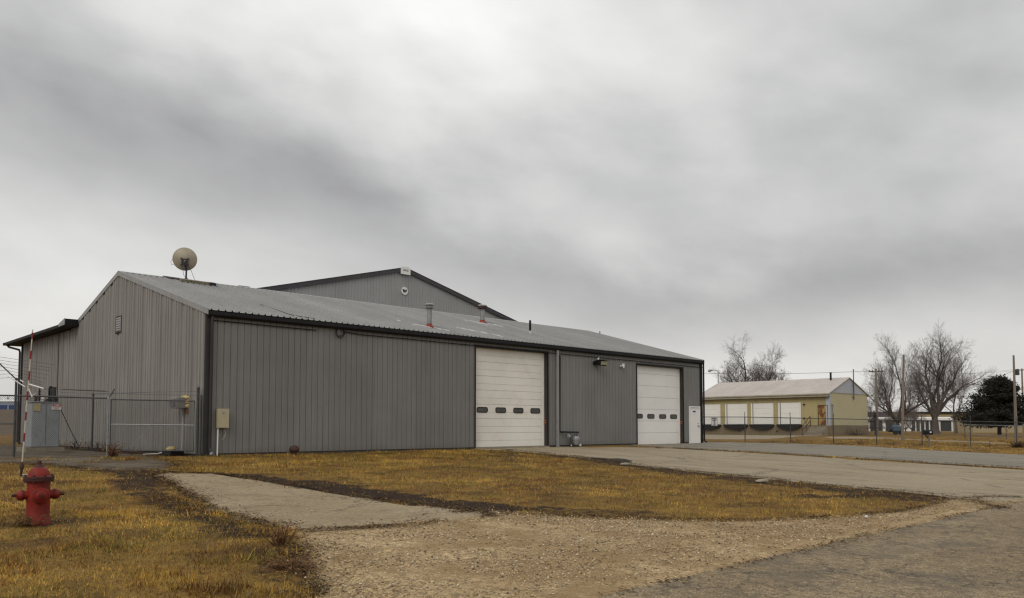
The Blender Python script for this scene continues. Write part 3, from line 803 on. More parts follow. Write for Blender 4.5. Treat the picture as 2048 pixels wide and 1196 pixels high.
# walk door
wd = MB().box(WD[0], WD[1], 0.02, 0.10, WD[2], WD[3]).build('walk_door', M['white'], wh)
MB().box(WD[0] + 0.07, WD[1] - 0.07, 0.0, 0.016, WD[2] + 0.02, WD[3] - 0.09).build('door_leaf', M['white_door'], wd, bevel=0.004)
MB().box(WD[0] - 0.02, WD[0] + 0.055, -0.04, 0.018, WD[2], WD[3]).box(WD[1] - 0.055, WD[1] + 0.02, -0.04, 0.018, WD[2], WD[3]).box(WD[0] + 0.056, WD[1] - 0.056, -0.038, 0.018, WD[3] - 0.075, WD[3]).build('door_frame', M['white'], wd)
MB().lathe([(0.0, 0), (0.035, 0), (0.035, 0.03), (0.02, 0.04), (0.03, 0.075), (0.02, 0.09)], (WD[1] - 0.16, 0.0, 0.95), 12, (0, -1, 0)).build('door_knob', M['steel_dark'], wd, True)
MB().lathe([(0.0, 0), (0.026, 0), (0.026, 0.02), (0.012, 0.03)], (WD[1] - 0.16, 0.0, 1.09), 12, (0, -1, 0)).build('deadbolt', M['steel_dark'], wd, True)
sg = MB().box(27.5, 27.78, -0.008, -0.002, 1.72, 1.80).build('notice_header', M['blue_metal'], wd)
MB().box(27.5, 27.78, -0.008, -0.002, 1.58, 1.716).build('notice', M['white'], wd)
# pilaster strip, cable under the eave with its coil
MB().box(16.30, 16.43, -0.11, -0.022, 0.0, 4.45).build('pilaster', M['trim_light'], wh)
pts = [(0.1 + k * 0.95, -0.045, 4.335 - 0.0026 * k * 0.95 + 0.004 * sin(k * 1.7)) for k in range(31)]
MB().tube([p for p in pts if p[0] < 4.7], 0.016, 6).tube([(5.02, -0.045, 4.36)] + [p for p in pts if p[0] > 5.1], 0.016, 6).build('eave_cable', M['black'], wh)
mb = MB()
for q, (rr_, dz_) in enumerate(((0.17, 0), (0.15, 0.02), (0.18, -0.02))):
    mb.tube([(4.85 + rr_ * cos(a * pi / 9), -0.05 - 0.012 * q, 4.33 + dz_ + rr_ * sin(a * pi / 9)) for a in range(19)], 0.010, 5)
mb.build('cable_coil', M['black'], wh)
# roof penetrations
def roof_pt(x, y, h=0): return Vector((x, y, EAVE + SL * y + h))
def stack(x, y, hgt, r, cap):
    p = roof_pt(x, y)
    s = MB().lathe([(r, -0.05), (r, hgt * 0.8)], p, 18).build('exhaust_stack', M['steel'], roof, True)
    MB().lathe([(r * 1.75, -0.06), (r * 1.6, 0.06), (r * 1.12, 0.09), (r * 1.08, 0.15)], p, 18).build('stack_boot', M['red_boot'], s, True) if False else MB().lathe([(r * 1.75, -0.06), (r * 1.6, 0.06), (r * 1.12, 0.09), (r * 1.08, 0.15)], p, 18).build('stack_boot', M['red_boot'], roof, True)
    if cap == 'louvre':
        MB().lathe([(r * 1.05, hgt * 0.78), (r * 1.9, hgt * 0.79), (r * 1.9, hgt * 0.805), (r * 1.2, hgt * 0.81)], p, 20).lathe([(r * 1.25, hgt * 0.83), (r * 1.55, hgt * 0.835), (r * 1.55, hgt * 0.88), (r * 1.25, hgt * 0.885)], p, 20).lathe([(r * 0.8, hgt * 0.79), (r * 0.8, hgt * 0.95)], p, 12).lathe([(r * 2.0, hgt * 0.92), (r * 2.0, hgt * 0.935), (r * 1.5, hgt * 0.985), (r * 0.4, hgt)], p, 20).build('rain_cap', M['trim_light'], roof, True)
    else:
        MB().lathe([(r * 0.9, hgt * 0.78), (r * 0.9, hgt * 0.86), (r * 1.95, hgt * 0.80), (r * 2.0, hgt * 0.96), (r * 1.7, hgt), (r * 0.3, hgt * 1.01)], p, 20).build('rain_cap', M['rust'], roof, True)
        MB().lathe([(r * 1.98, hgt * 0.965), (r * 1.7, hgt * 1.02), (r * 0.3, hgt * 1.05)], p, 20).build('cap_frost', M['frost'], roof, True)
stack(10.03, 1.37, 1.02, 0.105, 'louvre')
stack(16.86, 5.66, 0.92, 0.12, 'flat')
p = roof_pt(17.83, 3.15)
MB().lathe([(0.05, 0.16), (0.055, 0.17), (0.055, 0.68), (0.03, 0.70)], p, 12).build('vent_pipe', M['black'], roof, True)
MB().lathe([(0.13, -0.04), (0.07, 0.05), (0.055, 0.17)], p, 12).build('pipe_flashing', M['frost'], roof, True)
p = roof_pt(28.1, 7.15)
MB().lathe([(0.06, -0.05), (0.045, 0.02), (0.045, 0.20), (0.03, 0.22)], p, 10).build('vent_pipe', M['trim_light'], roof, True)
MB().box(5.0, 5.5, 8.5, 8.9, RIDGE_Z - 0.05, RIDGE_Z + 0.10).build('roof_hatch', M['trim_light'], roof)
# frost lying in the roof pans
def frost(x0, x1, y0, y1, n, seed):
    r = random.Random(seed)
    mb = MB()
    for k in range(n):
        t = r.random()
        cx = x0 + (x1 - x0) * t + r.uniform(-.12, .12); cy = y0 + (y1 - y0) * t + r.uniform(-.2, .2)
        rad = r.uniform(0.03, 0.09); ln = r.uniform(0.1, 0.45)
        ring = [(cx + rad * cos(a * pi / 4) * r.uniform(.7, 1.2), cy + ln * sin(a * pi / 4) * r.uniform(.7, 1.1)) for a in range(8)]
        vs = [roof_pt(px, py, 0.028) for px, py in ring] + [roof_pt(cx, cy, 0.06)]
        mb.add(vs, [(i, (i + 1) % 8, 8) for i in range(8)])
    o = mb.build('frost_patch', M['frost'], roof); o['kind'] = 'stuff'
frost(12.3, 13.5, 2.1, 0.9, 15, 3); frost(15.8, 16.6, 5.9, 5.0, 12, 4); frost(17.1, 17.5, 5.4, 4.9, 7, 5); frost(9.2, 9.9, 2.2, 1.2, 8, 6); frost(10.3, 10.6, 1.2, 0.7, 6, 8)
# long loose cable lying on the roof
MB().tube([roof_pt(*q, 0.035) for q in ((3.02, 2.46), (3.12, 1.16), (3.15, 0.48), (3.36, 0.30), (3.9, 0.1))], 0.012, 5).build('roof_cable', M['black'], roof)

# ------------------------------------------------------------------ things fixed to the warehouse
ub = thing('utility_cabinet', 'beige metal utility cabinet on the grey wall beside the corner', 'electrical box', (0.52, -0.1, 0.88))
MB().box(0.34, 0.70, -0.16, -0.024, 0.88, 1.49).build('cabinet', M['beige'], ub, bevel=0.01)
MB().box(0.33, 0.71, -0.175, -0.162, 0.89, 1.50).build('lid', M['beige'], ub, bevel=0.006)
MB().box(0.48, 0.55, -0.18, -0.176, 1.33, 1.39).build('badge', M['steel'], ub)
MB().tube([(0.385, -0.08, 0.88), (0.375, -0.08, -0.03)], 0.022, 8).build('conduit', M['white'], ub)
MB().tube([(0.6, -0.06, 0.88), (0.63, -0.09, 0.72), (0.59, -0.1, 0.6), (0.52, -0.1, 0.5)], 0.008, 5).build('loose_wire', M['beige'], ub)

gm = thing('gas_meter', 'grey gas meter with regulator and black pipe against the wall', 'gas meter', (17.2, -0.25, 0.0))
MB().tube([(16.53, -0.07, 4.18), (16.50, -0.07, 0.72), (16.56, -0.08, 0.68), (17.62, -0.24, 0.66)], 0.038, 8).build('pipe', M['black'], gm, True)
MB().tube([(16.53, -0.0, 4.18), (16.53, -0.07, 4.18)], 0.04, 8).build('elbow', M['black'], gm)
MB().lathe([(0.03, 0.06), (0.13, 0.07), (0.165, 0.13), (0.165, 0.30), (0.185, 0.305), (0.185, 0.33), (0.165, 0.335), (0.16, 0.42), (0.11, 0.48), (0.02, 0.49)], (17.42, -0.26, 0.0), 18).build('meter_body', M['steel'], gm, True)
MB().tube([(17.34, -0.24, 0.46), (17.34, -0.24, 0.66)], 0.03, 8).tube([(17.5, -0.24, 0.46), (17.5, -0.24, 0.66)], 0.03, 8).build('meter_swivel', M['steel_dark'], gm)
MB().tube([(17.08, -0.22, -0.05), (17.08, -0.22, 0.66)], 0.03, 8).build('riser', M['steel_dark'], gm)
MB().lathe([(0.03, 0.0), (0.09, 0.02), (0.1, 0.05), (0.06, 0.08), (0.04, 0.12)], (16.98, -0.22, 0.46), 14, (-0.9, -0.2, 0.35)).build('regulator', M['steel'], gm, True)
MB().box(17.58, 17.70, -0.34, -0.22, 0.0, 0.12).box(17.04, 17.1, -0.3, -0.26, 0.02, 0.08).build('tag', M['white'], gm, bevel=0.02)

wl_ = thing('wall_floodlight', 'black floodlight with greenish lens high on the wall between doors', 'lamp', (19.2, 0, 4.0))
MB().lathe([(0.10, 0), (0.12, 0.03), (0.11, 0.09), (0.05, 0.11)], (19.05, -0.02, 4.0), 14, (0, -1, 0)).build('mounting_box', M['black'], wl_, True)
MB().obox((19.25, -0.28, 4.0), (0.26, 0, 0), (0, 0.14, 0.03), (0, -0.03, 0.12)).build('housing', M['black'], wl_, bevel=0.02)
MB().obox((19.27, -0.435, 3.985), (0.22, 0, 0), (0, 0.006, 0.0), (0, -0.02, 0.085)).build('lens', M['lens'], wl_)
MB().obox((19.25, -0.40, 4.13), (0.27, 0, 0), (0, 0.14, 0.01), (0, 0, 0.008)).build('visor', M['black'], wl_)
MB().tube([(19.12, -0.2, 4.12), (19.12, -0.2, 4.22), (19.17, -0.22, 4.24)], [0.035, 0.035, 0.02], 8).build('photocell', M['white'], wl_)

sc = thing('security_camera', 'small white security camera on the wall left of the plain door', 'camera', (21.15, 0, 3.9))
MB().lathe([(0.045, 0), (0.045, 0.03), (0.025, 0.04), (0.02, 0.10)], (21.05, -0.02, 3.95), 12, (0, -1, 0)).build('bracket', M['white'], sc, True)
MB().obox((21.12, -0.15, 3.96), (0.06, 0, 0), (0, 0.05, 0.0), (0, -0.01, 0.11)).build('housing', M['white'], sc, bevel=0.015)
MB().lathe([(0.03, 0), (0.035, 0.015), (0.03, 0.03)], (21.02, -0.16, 3.90), 12, (-0.4, -0.8, -0.3)).build('lens', M['black'], sc, True)

ac = thing('air_conditioner', 'old window air conditioner packed with yellow foam in the gable wall', 'air conditioner', (-0.2, 1.6, 1.5))
MB().box(-0.42, -0.03, 1.32, 1.86, 1.53, 1.88).build('case', M['trim_light'], ac, bevel=0.015)
MB().box(-0.432, -0.421, 1.36, 1.82, 1.57, 1.84).build('grille', M['steel_dark'], ac)
for k in range(7):
    MB().box(-0.444, -0.433, 1.36, 1.82, 1.585 + k * 0.037, 1.60 + k * 0.037).build('slat', M['trim_light'], ac)
mb = MB()
for (yy, zz_, a, b_) in ((1.27, 1.60, .06, .07), (1.26, 1.74, .055, .08), (1.29, 1.88, .07, .06), (1.45, 1.91, .09, .045), (1.62, 1.92, .08, .04)):
    mb.lathe([(0.02, -0.09), (0.7, -0.07), (1.0, -0.02), (0.95, 0.03)], (0, 0, 0), 10, (1, 0, 0))
    n_ = 40
    mb.v[-n_:] = [(p_[0] - 0.04, yy + p_[1] * a * rng.uniform(.85, 1.15), zz_ + p_[2] * b_ * rng.uniform(.85, 1.15)) for p_ in mb.v[-n_:]]
mb.build('foam_seal', M['foam'], ac, True)
MB().box(-0.06, -0.052, 1.22, 1.5, 1.36, 1.5).build('rust_stain', M['rust_orange'], ac)
MB().tube([(-0.2, 1.5, 1.53), (-0.12, 1.52, 1.2), (-0.1, 1.55, 0.6), (-0.1, 1.57, 0.1)], 0.008, 5).build('drain_hose', M['white'], ac)
fl = thing('foam_bucket', 'black tray with a lump of yellow foam under the air conditioner', 'tray', (-0.45, 1.5, 0))
MB().prism([(-0.35, 0.0), (0.35, 0.0), (0.4, 0.16), (-0.4, 0.16)], lambda p, d: (d, 1.45 + p[0], p[1]), -0.65, -0.22).build('tray', M['rubber'], fl, bevel=0.02)
MB().lathe([(0.15, 0.16), (0.16, 0.19), (0.11, 0.26), (0.03, 0.29)], (-0.43, 1.62, 0.0), 12).build('foam_lump', M['foam'], fl, True)
MB().tube([(-0.43, 1.75, 0.17), (-0.5, 2.0, 0.1), (-0.7, 2.0, 0.04), (-1.2, 1.9, 0.03)], 0.02, 6).build('hose', M['white'], fl)

dish = thing('satellite_dish', 'round beige satellite dish seen from behind on the roof ridge', 'satellite dish', (2.44, 7.9, 6.9))
dax = Vector((cos(FWD + 0.36), sin(FWD + 0.36), 0.16)).normalized()
dc = Vector((2.37, 7.92, 7.84))
R_ = 0.465
prof = [(R_ * k / 8, 0.16 * (k / 8) ** 2 - 0.16) for k in range(1, 9)]
prof += [(R_ + 0.012, 0.004), (R_, 0.014)] + [(R_ * k / 8, 0.16 * (k / 8) ** 2 - 0.148) for k in range(7, 0, -1)]
MB().lathe(prof, dc, 36, dax).build('reflector', M['dish'], dish, True)
rt = dax.cross(Vector((0, 0, 1))).normalized(); upv = rt.cross(dax)
bc = dc - dax * 0.2 - upv * 0.12
mb = MB().obox(bc, rt * 0.125, dax * 0.02, upv * 0.125)
for i in (-1, 1):
    for j in (-1, 1): mb.obox(bc + rt * 0.13 * i + upv * 0.135 * j + dax * 0.015, rt * 0.03, dax * 0.03, upv * 0.03)
mb.build('back_bracket', M['dish_dark'], dish)
MB().lathe([(0.03, 0), (0.04, 0.01), (0.02, 0.03)], bc - dax * 0.02 + upv * 0.03, 10, -dax).build('bracket_bolt', M['steel'], dish)
mast0 = Vector((2.43, 7.9, 6.96))
MB().tube([mast0, Vector((2.43, 7.9, 7.45)), bc + Vector((0, 0, -0.05))], 0.035, 10).lathe([(0.10, -0.04), (0.09, 0.03), (0.05, 0.11)], mast0, 12).build('mast', M['dish_dark'], dish, True)
mb = MB()
ZR = RIDGE_Z + 0.03
mb.tube([(1.72, 7.95, 6.98), (1.72, 8.5, 7.12), (3.05, 8.5, 7.10)], 0.03, 6).tube([(1.72, 7.95, 6.98), (3.1, 7.6, 6.92)], 0.03, 6).tube([(2.43, 7.7, 6.95), (2.43, 8.5, 7.11)], 0.03, 6)
mb.build('mount_frame', M['dish_dark'], dish)
for k in range(3):
    x_ = 2.12 + k * 0.42
    MB().obox(roof_pt(x_ + 0.1, 7.45 - 0.02 * k, 0.085), (0.2, 0, 0), (0, 0.1, 0.1 * SL), (0, -0.02, 0.055)).build('ballast_block', M['concrete'], dish, bevel=0.01)
MB().obox(roof_pt(3.3, 7.38, 0.085), (0.13, 0, 0), (0, 0.11, 0.03), (0, -0.02, 0.06)).build('ballast_block', M['dish_dark'], dish)
lw = lambda pts: MB().tube(pts, 0.009, 5)
lw([dc - rt * 0.46 - upv * 0.02, dc - rt * 0.54 - upv * 0.14, dc - rt * 0.50 - upv * 0.27, dc - rt * 0.40 - upv * 0.25]).build('cable_loop', M['trim_light'], dish)
lw([bc - upv * 0.1 - rt * 0.1, mast0 + Vector((-0.13, 0, 0.35)), mast0 + Vector((-0.1, 0, 0.2)), mast0 + Vector((0, 0, 0.1))]).build('cable_loop', M['steel_dark'], dish)
lw([bc - upv * 0.1 + rt * 0.08, mast0 + Vector((0.17, -0.1, 0.4)), mast0 + Vector((0.22, -0.16, 0.2)), mast0 + Vector((0.28, -0.26, -0.03))]).build('cable_loop', M['steel_dark'], dish)

# ------------------------------------------------------------------ the taller hall behind
HY, HPX, HPZ, HS, HW, HLEN = 17.2, 20.3, 11.26, 0.256, 10.7, 30
hall = thing('metal_hall', 'taller grey metal hall with a low gable rising behind the warehouse', 'building', (HPX, HY + HLEN / 2, 0))
he = HPZ - HS * HW
hw_ = MB().prism([(HPX - HW, -0.2), (HPX + HW, -0.2), (HPX + HW, he - .05), (HPX, HPZ - 0.05), (HPX - HW, he - .05)], lambda p, d: (p[0], d, p[1]), HY + 0.02, HY + HLEN).build('wall', M['core'], hall)
panels('wall_panel', HPX - HW, HPX + HW, 4.2, lambda u: HPZ - HS * abs(u - HPX) - 0.06, lambda u, t, h: (u, HY - h, t), M['hall'], hw_, (0, -1, 0), phase=0.1, bw=0.02, tw=0.006, h=-0.017)
hr = MB()
for s in (-1, 1):
    a = (HPX, HPZ); e_ = (HPX + s * (HW + 0.25), HPZ - HS * (HW + 0.25))
    hr.prism([(a[0], a[1] + 0.06), (e_[0], e_[1] + 0.06), (e_[0], e_[1] - 0.02), (a[0], a[1] - 0.02)], lambda p, d: (p[0], d, p[1]), HY - 0.10, HY + HLEN + 0.1)
hroof = hr.build('roof', M['trim_light'], hall)
for s in (-1, 1):
    a = (HPX, HPZ); e_ = (HPX + s * (HW + 0.27), HPZ - HS * (HW + 0.27))
    MB().prism([(a[0], a[1] + 0.03), (e_[0], e_[1] + 0.03), (e_[0], e_[1] - 0.21), (a[0], a[1] - 0.21)], lambda p, d: (p[0], d, p[1]), HY - 0.14, HY - 0.104).build('rake_trim', M['trim_slate'], hall)
    MB().prism([(a[0], a[1] + 0.075), (e_[0], e_[1] + 0.075), (e_[0], e_[1] + 0.032), (a[0], a[1] + 0.032)], lambda p, d: (p[0], d, p[1]), HY - 0.155, HY - 0.104).build('rake_cap', M['trim_slate'], hall)
pl = MB().prism([(-0.38, -0.30), (0.38, -0.30), (0.38, 0.13), (0.22, 0.19), (0, 0.215), (-0.22, 0.19), (-0.38, 0.13)], lambda p, d: (HPX + p[0], d, HPZ - 0.12 + p[1]), HY - 0.19, HY - 0.157).build('peak_plate', M['white'], hall)
text_mesh('lettering', 'WICK', 0.17, M['black'], lambda u, v: (HPX + u, HY - 0.194, HPZ - 0.16 + v), pl, bold=0.004)
dk = MB().lathe([(0.25, 0), (0.26, 0.01), (0.26, 0.04), (0.225, 0.05), (0.225, 0.04)], (HPX + 0.02, HY - 0.022, 9.77), 28, (0, -1, 0)).build('emblem_disc', M['white'], hall)
mb = MB()
for poly in ([(-0.19, 0.11), (-0.03, 0.09), (0.01, 0.0), (-0.03, -0.11), (-0.09, -0.11)], [(0.03, 0.01), (0.07, 0.10), (0.19, 0.10), (0.11, -0.05), (0.05, -0.11)]):
    mb.prism(poly, lambda p, d: (HPX + 0.02 + p[0], d, 9.77 + p[1]), HY - 0.082, HY - 0.066)
mb.build('emblem_letter', M['black'], dk)

# ------------------------------------------------------------------ yellow dock building
YX, YY, YW, YL, YE, YR = 68.0, 10.56, 9.4, 15.4, 4.36, 6.05
yb = thing('dock_building', 'yellow dock building with a pinkish metal roof and four white doors', 'building', (YX + YW / 2, YY + YL / 2, 0))
docks = [(22.95, 26.0), (19.65, 22.35), (16.6, 19.2), (13.55, 16.05)]      # door openings along the dock wall (y)
DZ0, DZ1 = 1.16, 3.40
yf = MB().box(YX - 0.04, YX + YW, YY - 0.03, YY + YL + 0.8, -0.3, 1.04).build('foundation', M['foundation'], yb)
yw = MB().box(YX + 0.03, YX + YW - 0.03, YY + 0.03, YY + YL, 1.05, YE).build('wall', M['pale_wall'], yb)
panels('wall_panel', YY + 0.35, YY + YL, 1.05, YE, lambda u, t, h: (YX - h, u, t), M['yellow_wall'], yw, (-1, 0, 0), phase=0.0,
       holes=[(a, b_, None, DZ1 + 0.02) for a, b_ in docks] + [(10.72, 11.72, None, 3.06)])
MB().prism([(YX, YE - 0.02), (YX + YW, YE - 0.02), (YX + YW, YE + 0.03), (YX + YW / 2, YR - 0.05), (YX, YE + 0.03)], lambda p, d: (p[0], d, p[1]), YY - 0.02, YY + 0.03).build('gable', M['pale_gable'], yb)
MB().box(YX - 0.05, YX + 0.3, YY - 0.035, YY + 0.34, 1.02, YE - 0.03).build('corner_trim', M['pale_gable'], yb)
yr = MB()
for s in (-1, 1):
    e_ = (YX + YW / 2 + s * (YW / 2 + 0.45), YR - (YR - YE) / (YW / 2) * (YW / 2 + 0.45))
    yr.prism([(YX + YW / 2, YR), (e_[0], e_[1]), (e_[0], e_[1] - 0.08), (YX + YW / 2, YR - 0.08)], lambda p, d: (p[0], d, p[1]), YY - 0.12, YY + YL + 0.12)
yroof = yr.build('roof', M['cream_trim'], yb)
ysl = (YR - YE) / (YW / 2)
panels('roof_panel', YY - 0.15, YY + YL + 0.15, -0.47, YW / 2, lambda u, t, h: (YX + t, u, YE + ysl * t + 0.012 + h), M['pink_roof'], yroof, (-0.3, 0, 1), width=0.8, pitch=0.4, phase=0.2, h=0.035)
e_z = YE - ysl * 0.45
MB().box(YX - 0.56, YX - 0.452, YY - 0.1, YY + YL + 0.1, e_z - 0.06, e_z + 0.06).build('gutter', M['cream_trim'], yb)
MB().box(YX - 0.42, YX - 0.38, YY - 0.1, YY + YL + 0.1, e_z - 0.27, e_z - 0.07).build('fascia', M['cream_trim'], yb)
MB().box(YX - 0.41, YX, YY - 0.08, YY + YL, e_z - 0.29, e_z - 0.26).build('soffit', M['core'], yb)
for i, (a, b_) in enumerate(docks):
    d = MB().box(YX - 0.05, YX - 0.005, a, a + 0.16, 1.06, DZ1).box(YX - 0.05, YX - 0.005, b_ - 0.2, b_, 1.06, DZ1).build('dock_door', M['white'], yb)
    n = 4
    for k in range(n):
        z0 = DZ0 + (DZ1 - DZ0) * k / n; z1 = DZ0 + (DZ1 - DZ0) * (k + 1) / n
        MB().box(YX - 0.012, YX + 0.02, a + 0.16, b_ - 0.2, z0 + 0.006, z1 - 0.006).build('door_section', M['white_door'], d)
    MB().box(YX - 0.06, YX - 0.052, b_ - 0.26, b_ - 0.2, 1.16, DZ1).build('dock_seal', M['rubber'], d)
    arc = [(a - 0.08, 1.15), (b_ + 0.08, 1.15), (b_ + 0.08, 0.95)] + [(b_ + 0.08 - (b_ - a + 0.16) * t / 10, 0.95 - 0.42 * sin(pi * t / 10) ** 0.7 * (0.75 + 0.25 * t / 10)) for t in range(1, 10)] + [(a - 0.08, 0.95)]
    MB().prism(arc, lambda p, dd: (dd, p[0], p[1]), YX - 0.34, YX - 0.045).build('underdoor_slab', M['rubber'], d)  # black slab with a curved lower edge beneath each door
rd = MB().box(YX - 0.04, YX + 0.0, 10.76, 11.68, 1.10, 3.02).build('rusty_door', M['rusty_door'], yb)
rd['label'] = 'yellow door streaked with orange rust'
MB().box(YX - 0.06, YX - 0.01, 10.70, 10.755, 1.05, 3.08).box(YX - 0.06, YX - 0.01, 11.685, 11.74, 1.05, 3.08).box(YX - 0.058, YX - 0.01, 10.756, 11.684, 3.025, 3.08).build('door_frame', M['brown_jamb'], rd)
st = MB()
for k in range(6):
    st.box(YX - 0.5 - 0.27 * (k + 1), YX - 0.5 - 0.27 * k, 10.7, 12.4, -0.25, 0.92 - 0.165 * k - 0.165)
st.box(YX - 0.498, YX - 0.045, 10.7, 12.4, -0.25, 0.92)
st.build('steps', M['concrete'], yb)
MB().tube([(YX - 2.1, 12.45, 0.0), (YX - 2.1, 12.45, 0.95), (YX - 0.3, 12.45, 1.95), (YX - 0.3, 12.45, 0.9)], 0.04, 6).tube([(YX - 1.2, 12.45, 0.4), (YX - 1.2, 12.45, 1.45)], 0.035, 6).tube([(YX - 2.1, 12.45, 0.5), (YX - 0.3, 12.45, 1.45)], 0.03, 6).build('handrail', M['rust'], yb)
MB().lathe([(0.1, -0.1), (0.1, 0.72), (0.12, 0.74), (0.12, 0.82)], (YX + 4.0, YY + 1.6, YE + ysl * 4.0), 12).build('chimney_pipe', M['black'], yb, True)
MB().tube([(YX + 5.6, YY - 0.12, 3.7), (YX + 5.6, YY - 0.12, 6.95)], 0.05, 8).tube([(YX + 5.6, YY - 0.12, 4.0), (YX + 5.6, YY + 0.1, 4.0)], 0.06, 6).tube([(YX + 5.6, YY - 0.12, 5.2), (YX + 5.6, YY + 0.1, 5.2)], 0.06, 6).build('service_mast', M['steel_dark'], yb)
MB().tube([(YX + 0.55, YY - 0.08, 0.6), (YX + 0.55, YY - 0.08, 3.0)], 0.04, 6).lathe([(0.1, 0), (0.1, 0.15), (0.03, 0.2)], (YX + 0.55, YY - 0.1, 3.0), 8).build('conduit', M['steel'], yb)
MB().box(YX + YW + 0.0, YX + YW + 0.03, YY - 0.1, YY + YL, e_z - 0.1, e_z + 0.02).build('rear_gutter', M['pale_gable'], yb)
for yy, zz_ in ((13.2, 3.1), (13.2, 1.7), (20.6, 0.35), (16.2, 0.35)):
    MB().box(YX - 0.12, YX - 0.042, yy - 0.1, yy + 0.1, zz_, zz_ + 0.14).build('wall_fixture', M['rust'], yb)

# ------------------------------------------------------------------ fire hydrant with its striped marker rod
HX, HYY, HZ = -7.694, -12.839, tz(-7.694, -12.839) + 0.0
hy = thing('fire_hydrant', 'weathered red fire hydrant with striped marker rod in the dry grass', 'fire hydrant', (HX, HYY, HZ))
c0 = (HX, HYY, HZ)
MB().lathe([(0.152, -0.08), (0.152, 0.02), (0.140, 0.04), (0.137, 0.30), (0.143, 0.33), (0.137, 0.36), (0.137, 0.57)], c0, 32).build('barrel', M['hydrant'], hy, True)
MB().lathe([(0.150, 0.565), (0.183, 0.570), (0.185, 0.592), (0.178, 0.596), (0.178, 0.602), (0.186, 0.606), (0.184, 0.630), (0.150, 0.634)], c0, 32).build('flange', M['hydrant_dark'], hy, True)
for k in range(8):
    a = 2 * pi * k / 8 + 0.2
    MB().lathe([(0.0, -0.045), (0.016, -0.045), (0.016, -0.025), (0.009, -0.02), (0.009, 0.035), (0.015, 0.038), (0.015, 0.052), (0.0, 0.053)], (HX + 0.168 * cos(a), HYY + 0.168 * sin(a), HZ + 0.6), 6).build('bolt', M['hydrant_dark'], hy)
MB().lathe([(0.150, 0.632), (0.135, 0.64), (0.130, 0.665), (0.118, 0.700), (0.094, 0.732), (0.068, 0.748)], c0, 32).build('bonnet', M['hydrant'], hy, True)
MB().lathe([(0.068, 0.742), (0.062, 0.755), (0.040, 0.780), (0.036, 0.785)], c0, 20).lathe([(0.027, 0.782), (0.026, 0.835), (0.020, 0.842)], c0, 5).build('operating_nut', M['hydrant_dark'], hy)
fdir = Vector((EYE.x - HX, EYE.y - HYY, 0)).normalized()
fdir = (Matrix.Rotation(radians(9), 3, 'Z') @ fdir)
sdir = Vector((-fdir.y, fdir.x, 0))
nz_ = Vector((HX, HYY, HZ + 0.385))
MB().lathe([(0.09, 0.08), (0.09, 0.155), (0.104, 0.158), (0.106, 0.185), (0.098, 0.2), (0.078, 0.204), (0.074, 0.215), (0.045, 0.222), (0.04, 0.228)], nz_, 28, fdir).build('pumper_cap', M['hydrant'], hy, True)
MB().lathe([(0.026, 0.222), (0.024, 0.262), (0.018, 0.266)], nz_, 5, fdir).build('pumper_nut', M['hydrant_dark'], hy)
for s in (-1, 1):
    MB().lathe([(0.058, 0.09), (0.058, 0.165), (0.066, 0.168), (0.07, 0.19)], nz_, 22, sdir * s).build('hose_nozzle', M['hydrant'], hy, True)
    MB().lathe([(0.070, 0.19), (0.071, 0.205), (0.058, 0.235), (0.045, 0.248), (0.03, 0.255)], nz_, 22, sdir * s).build('hose_cap', M['hydrant'], hy, True)
    MB().lathe([(0.072, 0.183), (0.072, 0.195)], nz_, 22, sdir * s).build('gasket', M['hydrant_dark'], hy)
    MB().lathe([(0.024, 0.25), (0.021, 0.305), (0.016, 0.309)], nz_, 5, sdir * s).build('cap_nut', M['hydrant_dark'], hy)
b0 = Vector((-7.876, -12.715, 0.285)); t0 = Vector((-7.83, -12.87, 2.235))
ax_ = (t0 - b0).normalized()
rod = MB().tube([b0 + ax_ * 0.13, t0], [0.009, 0.007], 8).build('marker_rod', M['cream'], hy)
MB().lathe([(0.008, -0.015), (0.014, 0.0), (0.016, 0.06), (0.030, 0.115), (0.026, 0.125), (0.012, 0.17), (0.011, 0.18)], b0, 12, ax_).build('rod_spring', M['rust'], hy, True)
MB().tube([b0 + Vector((0, 0, 0.01)), Vector((-7.82, -12.755, 0.288)), Vector((-7.79, -12.785, 0.28))], 0.011, 6).build('rod_bracket', M['steel'], hy)
L_ = (t0 - b0).length
for k, (pa, pb) in enumerate([((952 - y2) / 290.0, (952 - y1) / 290.0) for y1, y2 in ((668, 681), (704, 721), (745, 763), (785, 803), (826, 843), (868, 885))]):
    MB().tube([b0 + ax_ * L_ * pa, b0 + ax_ * L_ * pb], 0.0108, 8).build('red_band', M['red'], rod)

# rusty standpipe in front of the wall
sp_ = MB().lathe([(0.10, -0.1), (0.10, 0.10), (0.13, 0.12), (0.165, 0.16), (0.17, 0.22), (0.13, 0.29), (0.09, 0.325), (0.03, 0.335)], (2.61, -0.93, tz(0, -0.93)), 16).build('standpipe', M['rust'], None, True)
tag(sp_, 'small rusty brown standpipe cap poking out of the lawn', 'pipe')

